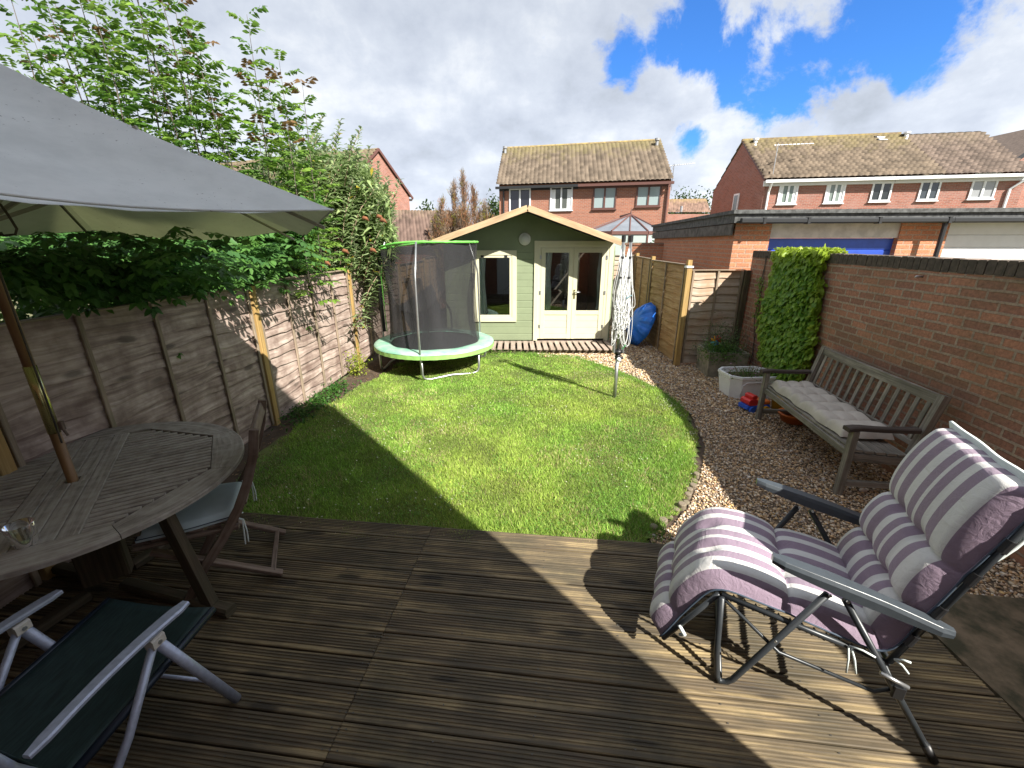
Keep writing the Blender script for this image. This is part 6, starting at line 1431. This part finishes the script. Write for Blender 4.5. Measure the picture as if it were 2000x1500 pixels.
    for i in range(9):
        t = i/8; row = []
        for j in range(21):
            v = j/20; y = y0-.012+(Wc+.024)*v; wv = .010*math.sin(v*13+t*3)*min(1, .4+t*3); ztop = .006*math.sin(v*7+1)-.012*(1-math.sin(math.pi*v))
            s0 = Vector((.775, 0, 1.275)); x = .765+.075*math.sin(t*2.4)-.10*t; z = 1.262-.34*t+.015*math.sin(t*math.pi)-(.05*t*abs(math.sin(v*3.3*math.pi)))
            row.append((x+wv*.8, y, z+wv*.3+ztop*(1-t)))
        rows.append(row)
    b.grid(rows); o = b.build('hood', M_cushback, r2, smooth=True); so = o.modifiers.new('thick', 'SOLIDIFY'); so.thickness = .012
    y = .015
    for k, (x, z, dx, dz) in enumerate(((.42, .43, .01, -.11), (.43, .43, .03, -.10), (.42, .44, .08, .0), (.565, .44, .045, -.03), (.565, .44, .04, .025))):
        b = MB(); b.tube([(x, y-.01, z), (x+dx*.5, y-.025, z+dz*.5+.01), (x+dx, y-.03, z+dz)], .004, 5); b.build('tie', M_cushback, r2, smooth=True)
    b = MB(); b.tube([(-.21, y-.005, .26), (-.18, y-.012, .22), (-.2, y, .2)], .009, 5); b.build('strap', M_cushback, r2, smooth=True)
recliner()

# ------------------------------------------------------------------ round table, parasol, glass
TC = Vector((-2.46, 2.06, 0)); TR = .82; TZ_ = .79
def table():
    ang = R(33); root = empty('garden_table', (TC.x, TC.y, DZ), ang, label='round weathered grey slatted wooden table at the left', cat='table'); H_ = TZ_-DZ; th = .026
    hole = .032
    def clip_x(y, rin): return math.sqrt(max(0, rin*rin-y*y))
    # local x = along slats ; centre boards run along y
    # rim of 8 curved segments
    rin = .70
    for k in range(8):
        b = MB(); a0 = k*math.pi/4+math.pi/8; a1 = a0+math.pi/4; n = 8; g = .002
        A_ = [a0+g+(a1-a0-2*g)*i/n for i in range(n+1)]
        cs = lambda a: rin*math.cos(math.pi/8)/math.cos(((a-a0)-math.pi/8))   # straight inner edge (octagon)
        out = [(TR*math.cos(a), TR*math.sin(a)) for a in A_]; inn = [(cs(a)*math.cos(a), cs(a)*math.sin(a)) for a in A_]
        off = random.random()*30
        P = [[(*o, H_-th) for o in inn], [(*o, H_) for o in inn], [(x*.994, y*.994, H_) for x, y in out], [(*o, H_-.005) for o in out], [(*o, H_-th) for o in out], [(*o, H_-th) for o in inn]]
        U = [[(off+i*.075, off+jj) for i in range(n+1)] for jj in (0, .026, .14, .146, .17, .29)]; b.grid(P, U, flip=True)
        for i in (0, n): b.face([r[i] for r in P[:5]], [(off, off+q*.02) for q in range(5)])
        b.build('rim_segment', M_tablewood, root)
    r8 = rin*math.cos(math.pi/8)-.003
    def octlim(y):   # half width of octagon (flat sides at 0,45..) at height y
        y = abs(y); lim = r8; k = r8*math.tan(math.pi/8)
        # octagon with edges' normals at multiples of 45deg offset 45/2+22.5 -> normals at 45*k+... use min over planes
        best = 9
        for i in range(8):
            a = i*math.pi/4+math.pi/4*0+math.pi/4; nx, ny = math.cos(a), math.sin(a)
            if nx > 1e-6: best = min(best, (r8-ny*y)/nx)
        return min(best, r8) if y < r8 else 0
    # two rails either side of the centre board
    for x0, x1 in ((-.155, -.075), (-.072, -.0015), (.0015, .072), (.075, .155)):
        b = MB(); Lh = r8 if abs(x0) < .2 else r8
        if abs(x0) in (.072, .0015): 
            for y0, y1 in ((-Lh, -hole-.002), (hole+.002, Lh)): b.box(x0, x1, y0, y1, H_-th, H_, ch=.003)
        else: b.box(x0, x1, -Lh, Lh, H_-th, H_, ch=.003)
        b.build('rail', M_tablewood, root)
    b = MB(); b2 = MB(); y = -r8+.004; sw = .033; gp = .012
    while y+sw < r8:
        yy = max(abs(y), abs(y+sw)); hx = octlim(yy) 
        if hx > .2:
            b.box(.159, hx-.002, y, y+sw, H_-th+.004, H_-.001, ch=.0025); b2.box(-hx+.002, -.159, y, y+sw, H_-th+.004, H_-.001, ch=.0025)
        y += sw+gp
    b.build('slat_panel', M_tablewood, root); b2.build('slat_panel', M_tablewood, root)
    for x0, x1 in ((-.072, -.029), (.029, .072)): b = MB(); b.box(x0, x1, -hole-.0015, hole+.0015, H_-th, H_-.0005); b.build('hole_block', M_tablewood, root)
    # aprons, legs: four splayed legs on curved feet
    b = MB(); 
    for y in (-.3, .3): b.box(-.58, .58, y-.02, y+.02, H_-th-.071, H_-th-.002)
    for x in (-.3, .3): b.box(x-.02, x+.02, -.52, .52, H_-th-.141, H_-th-.073)
    b.build('underframe', M_tableleg, root)
    for k in range(4):
        a = R(-14-33+90*k); u = Vector((math.cos(a), math.sin(a), 0)); v = Vector((-u.y, u.x, 0))
        b = MB(); b.bar(u*.60+Vector((0, 0, H_-.03)), u*.76+Vector((0, 0, .05)), .075, .05, up=v); lg = b.build('leg', M_tableleg, root)
        b = MB(); b.bar(u*.12+Vector((0, 0, .04)), u*.90+Vector((0, 0, .028)), .07, .055, up=(0, 0, 1), ch=.012); b.build('foot', M_tableleg, lg)
    b = MB(); b.box(-.11, .11, -.05, .05, 0.07, H_-.15, ch=.01); b.build('pedestal', M_tableleg, root)
table()
def parasol():
    root = empty('parasol', (TC.x, TC.y, DZ), label='cream fabric parasol with wooden pole rising through the round table', cat='parasol'); o = Vector((TC.x, TC.y, DZ))
    b = MB(); b.tube([(0, 0, .05), (0, 0, 1.12)], .0235, 16); b.build('pole', M_pole, root, smooth=True)
    b = MB(); b.tube([(0, 0, 1.121), (0, 0, 2.72)], .0235, 16); b.build('upper_pole', M_pole, root, smooth=True)
    z0 = V(105, 845, TC.y).z-DZ; z1 = V(60, 715, TC.y).z-DZ; b = MB(); b.tube([(0, 0, z0), (0, 0, z1)], .0262, 20); b.build('brass_sleeve', M_brass, root, smooth=True)
    AP = Vector((0, 0, 2.93-DZ)); cor = []
    for k in range(6):
        a = R(60*k-1); z = {0: 2.19, 1: 2.147, 2: 2.14, 3: 2.17, 4: 2.24, 5: 2.265}[k]; cor.append(Vector(((1.60+.06*(k == 0))*math.cos(a), 1.60*math.sin(a), z-DZ)))
    # canopy: sagging panels with inward curved lower edge
    b = MB(); rows = 16; 
    for k in range(6):
        A_, B2 = cor[k], cor[(k+1) % 6]; P = []; m = 14
        for i in range(rows+1):
            t = i/rows; row = []
            for j in range(m+1):
                s = j/m; e = A_.lerp(B2, s); bow = math.sin(math.pi*s); e = e*(1-.035*bow); e.z += .012*bow
                p = AP.lerp(e, t); p.z -= (.035*math.sin(math.pi*t))+.055*bow*math.sin(math.pi*t*.9)*.7; p.z += (.004*math.sin(s*31+t*5)+.007*math.sin(s*13-t*7)*math.sin(t*9))*t*bow; row.append(p)
            P.append(row)
        b.grid(P, [[(i*.1, j*.1) for j in range(m+1)] for i in range(rows+1)])
    cn = b.build('canopy', M_canopy, root, smooth=True)
    b = MB()
    for k in range(6):
        A_, B2 = cor[k], cor[(k+1) % 6]; pts = []
        for j in range(15):
            s = j/14; e = A_.lerp(B2, s); bow = math.sin(math.pi*s); e = e*(1-.035*bow); e.z += .012*bow; pts.append(e)
        b.tube(pts, .0045, 6)
    b.build('hem', M_canopy, cn, smooth=True)
    for k in range(6):
        b = MB(); A_ = cor[k]; b.bar(AP*.97+Vector((0, 0, -.02)), A_*.97+Vector((0, 0, -.012)), .014, .014, mi=0); rb = b.build('rib', M_ribwood, root)
        b = MB(); mid = AP.lerp(A_, .52)+Vector((0, 0, -.03)); b.bar((0, 0, 2.12-DZ), mid, .014, .018); b.build('strut', M_ribwood, rb)
    b = MB(); b.tube([(0, 0, 2.09-DZ), (0, 0, 2.15-DZ)], .045, 12); b.tube([(0, 0, 2.70-DZ), (0, 0, 2.84-DZ)], .045, 12); b.build('hub', M_chairwood, root)
    b = MB(); b.tube([(.03, -.0, 2.1-DZ), (.05, -.02, 1.8-DZ), (.045, -.02, 1.2), (.042, -.02, .98)], .0045, 6)
    pts = [V(0, 398, 1.98)-o, V(16, 420, 1.98)-o, V(33, 447, 1.98)-o, V(30, 458, 1.98)-o, V(8, 460, 1.98)-o, V(-10, 450, 1.98)-o]; b.tube(pts, .005, 6); b.build('cord', M_bark, root, smooth=True)
    b = MB(); c = V(120, 830, 1.98)-o; b.bar(c+Vector((0, 0, -.025)), c+Vector((0, 0, .02)), .022, .018); b.tube([c+Vector((0, 0, -.02)), c+Vector((.015, 0, -.06))], .006, 6); b.build('cleat', M_chairwood, root)
parasol()
def glass():
    p = G(52, 1062, TZ_); b = MB(); b.lathe([(.0, .012), (.030, .012), (.037, .092), (.0385, .0935), (.040, .092), (.033, .004), (.030, .0), (.0, .0)], n=32)
    o = b.build('drinking_glass', M_clear, smooth=True, loc=(p.x, p.y, TZ_+.0005)); o.scale = (1.25, 1.25, 1.1); tag(o, 'clear empty glass tumbler on the round table', 'glass')
glass()

# ------------------------------------------------------------------ wooden folding chair with seat pad
def wood_chair(loc, ang, label, cushion=True):
    root = empty('folding_chair', loc, ang, label=label, cat='chair'); W = .50
    # local x = forward (towards the table), y lateral
    def B(name, p, q, w_, t, up=(0, 1, 0), par=root, mat=M_chairwood): b = MB(); b.bar(p, q, w_, t, up, ch=.004); return b.build(name, mat, par)
    for y in (-W/2, W/2):
        # curved rear post running down to the front foot
        b = MB(); pts = [(-.10, 1.03), (-.07, .88), (-.015, .72), (.06, .56), (.16, .40), (.28, .24), (.42, .0)]; P = []; U = []; n = len(pts)
        for i, (x, z) in enumerate(pts):
            a = pts[max(0, i-1)]; c = pts[min(n-1, i+1)]; dx, dz = c[0]-a[0], c[1]-a[1]; l = math.hypot(dx, dz); nx, nz = -dz/l, dx/l; hw = .024; hy = .014
            P.append([(x+nx*hw, y-hy, z+nz*hw), (x+nx*hw, y+hy, z+nz*hw), (x-nx*hw, y+hy, z-nz*hw), (x-nx*hw, y-hy, z-nz*hw), (x+nx*hw, y-hy, z+nz*hw)]); U.append([(i*.17+y, .03*j) for j in range(5)])
        b.grid(P, U); b.face(P[0][:4]); b.face(P[-1][:4][::-1]); b.build('back_post', M_chairwood, root)
        yy = y*.86; B('rear_leg', (.50, yy, .40), (-.08, yy, .03), .026, .045)
        B('seat_rail', (.08, yy, .435), (.56, yy, .445), .024, .04)
        b = MB(); b.bar((.10, y, .70), (.42, y, .68), .05, .022, up=(0, 0, 1), ch=.006) if False else None
    B('top_rail', (-.088, -W/2+.014, .985), (-.088, W/2-.014, .985), .022, .07, up=(.2, 0, 1)); B('lower_back_rail', (.03, -W/2+.014, .60), (.03, W/2-.014, .60), .022, .05, up=(.4, 0, 1))
    for k in range(7): y = -.18+.06*k; B('back_slat', (-.08, y, .955), (.025, y, .62), .036, .012, up=(0, 1, 0)) if False else B('back_slat', (-.078, y, .955), (.022, y, .62), .012, .034)
    for k in range(6): x = .11+.085*k; B('seat_slat', (x, -W/2+.03, .467), (x, W/2-.03, .467), .065, .014, up=(0, 0, 1))
    B('foot_bar', (-.035, -W/2*.86, .06), (-.035, W/2*.86, .06), .028, .022, up=(0, 0, 1)); B('front_bar', (.33, -W/2, .14), (.33, W/2, .14), .024, .03); B('cross_bar', (.20, -W/2*.86, .22), (.20, W/2*.86, .22), .024, .03)
    if cushion:
        r2 = empty('seat_cushion', Vector(loc)+Vector((0, 0, .475)), ang, label='pale blue grey tie on seat pad on the wooden chair nearest the lawn', cat='cushion'); b = MB(); nu = nv = 26; P = []; Q = []
        for i in range(nu+1):
            row = []; rq = []
            for j in range(nv+1):
                u, v = i/nu, j/nv; eu = min(1, min(u, 1-u)/.08); ev = min(1, min(v, 1-v)/.08); e = (1-(1-eu)**2)**.5*(1-(1-ev)**2)**.5; wf = .84+.16*min(1, u*2.2)
                x = .085+.46*u; y = (v-.5)*.45*wf; row.append((x, y, .014+.034*e+.004*math.sin(u*3.1)*math.sin(v*3.1))); rq.append((x, y, .002))
            P.append(row); Q.append(rq)
        b.grid(P); b.grid(Q, flip=True)
        for A_, C_ in ((P[0], Q[0]), (P[-1], Q[-1]), ([r[0] for r in P], [r[0] for r in Q]), ([r[-1] for r in P], [r[-1] for r in Q])): b.grid([A_, C_])
        b.build('pad', M_seatblue, r2, smooth=True)
        ring = [P[0][j] for j in range(nv+1)]+[P[i][-1] for i in range(nu+1)]+[P[-1][j] for j in range(nv, -1, -1)]+[P[i][0] for i in range(nu, -1, -1)]
        b = MB(); b.tube([Vector(p)+Vector((0, 0, .004)) for p in ring[::2]], .003, 5); b.build('piping', M_piping, r2)
        for y in (-.2, .2):
            b = MB(); b.tube([(.10, y, .02), (.05, y*1.12, .0), (.045, y*1.15, -.08), (.05, y*1.15, -.15)], .004, 5); b.tube([(.10, y, .02), (.055, y*1.12, .0), (.06, y*1.18, -.09), (.065, y*1.2, -.155)], .004, 5); b.tube([(.1, y, .03), (.07, y*1.05, .045), (.05, y, .03)], .005, 5); b.build('tie', M_cushback, r2)
fx = math.atan2(-.42, -.907)
wood_chair((-1.61, 2.29, DZ), fx, 'dark weathered wooden folding chair with pad at the lawn side of the table')
wood_chair((-3.02, 3.02, DZ) if False else (-2.78, 1.02+2.02, DZ), R(-75), 'second wooden slatted chair tucked between the table and the left fence', cushion=False) if False else None
def back_chair():
    # its tilted slatted back shows behind the parasol pole
    wood_chair((-3.28, 2.45, DZ), R(-25), 'grey wooden slatted chair between the table and the left fence', cushion=False)
back_chair()

# ------------------------------------------------------------------ aluminium chair
def alu_chair():
    fwd = Vector((.10, .995, 0)).normalized(); ang = math.atan2(fwd.y, fwd.x); root = empty('aluminium_chair', (-1.66, 1.05, DZ), ang, label='scuffed grey aluminium chair with dark green mesh seat in the near left corner', cat='chair')
    inv = lambda p: (Matrix.Rotation(-ang, 4, 'Z') @ (Vector(p)-root.location))
    T = lambda n, pts, r, m=M_alu, par=root, nn=12: (lambda b: (b.tube(pts, r, nn), b.build(n, m, par, smooth=True))[1])(MB())
    # local x forward, y left (+ = away from camera side)
    hw = .29
    for sy in (-1, 1):
        y = sy*hw
        # flat tapered arm
        b = MB(); P = []; n = 12
        for i in range(n+1):
            t = i/n; x = -.22+.55*t; z = .60+.02*math.sin(t*math.pi); w_ = .024-.003*math.cos(t*math.pi); e = 1 if 0 < i < n else .6
            P.append([(x, y-w_*e, z-.006), (x, y-w_*e, z+.004), (x, y-w_*.7*e, z+.009), (x, y+w_*.7*e, z+.009), (x, y+w_*e, z+.004), (x, y+w_*e, z-.006), (x, y-w_*e, z-.006)])
        b.grid(P, flip=True); b.face(P[0][:6]); b.face(P[-1][:6][::-1]); b.build('armrest', M_alu, root)
        b = MB(); b.box(.155, .205, y-.02, y+.02, .545, .594, ch=.008); jt = b.build('arm_joint', M_aluwhite, root)
        b = MB(); b.tube([(.18, y-.024, .568), (.18, y-.02, .568)], .008, 8); b.build('rivet', M_metal, jt)
        T('front_leg', [(.185, y, .56), (.36, y-(.07 if sy < 0 else 0), .012)], .0195); T('rear_leg', [(.17, y, .56), (.0, y, .32), (-.30, y, .012)], .0145)
        T('seat_rail', [(.46, sy*(hw-.03), .425), (-.16, sy*(hw-.03), .375)], .0155, plain('dark seat tube', (.012, .02, .035), .35, metal=.3))
        T('back_upright', [(-.16, sy*(hw-.03), .37), (-.24, sy*(hw-.03), .58), (-.34, sy*(hw-.03), .98)], .0145)
        b = MB(); b.tube([(-.19, sy*(hw-.0)-.02*sy, .375), (-.19, sy*(hw+.045), .375)], .019, 12); b.tube([(-.19, sy*(hw+.01), .375), (-.19, sy*(hw+.03), .375)], .024, 12); b.build('hinge', M_aluwhite, root, smooth=True)
    T('front_stretcher', [(.30, -hw-.02, .2), (.30, hw, .2)], .008)
    # mesh seat slung between rails, sagging
    b = MB(); P = []
    for i in range(17):
        t = i/16; row = []
        for j in range(13):
            v = j/12; y = (v-.5)*2*(hw-.03); sag = .035*math.sin(math.pi*v)*(.6+.4*math.sin(math.pi*t)); row.append((.46-.62*t, y, .425-.05*t+.012-sag))
        P.append(row)
    b.grid(P, flip=True); o = b.build('mesh_seat', M_texti, root, smooth=True); so = o.modifiers.new('thick', 'SOLIDIFY'); so.thickness = .004
    b = MB(); P = []
    for i in range(9):
        t = i/8; P.append([(-.16-.18*t-.02*math.sin(math.pi*j/8), (j/8-.5)*2*(hw-.03), .38+.60*t) for j in range(9)])
    b.grid(P); o = b.build('mesh_back', M_texti, root, smooth=True); so = o.modifiers.new('thick', 'SOLIDIFY'); so.thickness = .004
alu_chair()

# ------------------------------------------------------------------ weeds and small plants
def weeds():
    rs = np.random.default_rng(33)
    spots = [((-2.62, 4.9), .12, 500, 'clump of dark weeds at the foot of the left fence near the yellow post'), ((-2.6, 5.35), .12, 500, 'middle clump of dark weeds along the left fence'), ((-2.55, 5.8), .10, 350, 'far clump of dark weeds along the left fence in shade')]
    for (x, y), r, n, lab in spots:
        root = empty('weed_clump', (x, y, 0), label=lab, cat='weeds', group='weeds along the left fence'); foliage_blob(root, (0, 0, .04), (r, r*1.6, .035), n, ((.03, .10, .02), (.08, .19, .03)), int(n+y*10), .05)
    root = empty('young_shrub', (-2.50, 6.55, 0), label='small yellow green shrub sprouting at the fence by the trampoline', cat='shrub')
    foliage_blob(root, (0, 0, .16), (.07, .07, .11), 500, ((.16, .24, .02), (.42, .46, .06)), 77, .045, up=1.0); b = MB()
    for k in range(6): b.tube([(0, 0, 0), (random.uniform(-.06, .06), random.uniform(-.06, .06), random.uniform(.2, .34))], .003, 4)
    b.build('stems', M_bark, root)
    root = empty('weed_clump', (-.75, 7.88, 0), label='low weeds spilling in front of the summerhouse step deck', cat='weeds'); foliage_blob(root, (0, 0, .04), (.28, .05, .04), 900, ((.07, .16, .02), (.2, .32, .05)), 91, .035)
    # dead leaves on the soil
    s = Soup(); n = 260; P = np.c_[rs.uniform(-2.75, -2.2, n), rs.uniform(3.2, 7.2, n), np.full(n, .012)]; D = rs.normal(0, 1, (n, 3)); D[:, 2] *= .15; c = np.array((.30, .20, .11))*rs.uniform(.5, 1.3, (n, 1)); leaf_batch(s, P, D, np.tile((0, 0, 1.0), (n, 1))+rs.normal(0, .3, (n, 3)), .04*rs.uniform(.5, 1.2, n), .018*rs.uniform(.5, 1.2, n), c, .2)
    tag(s.build('fallen_leaves', M_leaf), 'dry fallen leaves and litter on the soil beside the left fence', 'leaves', kind='stuff')
weeds()
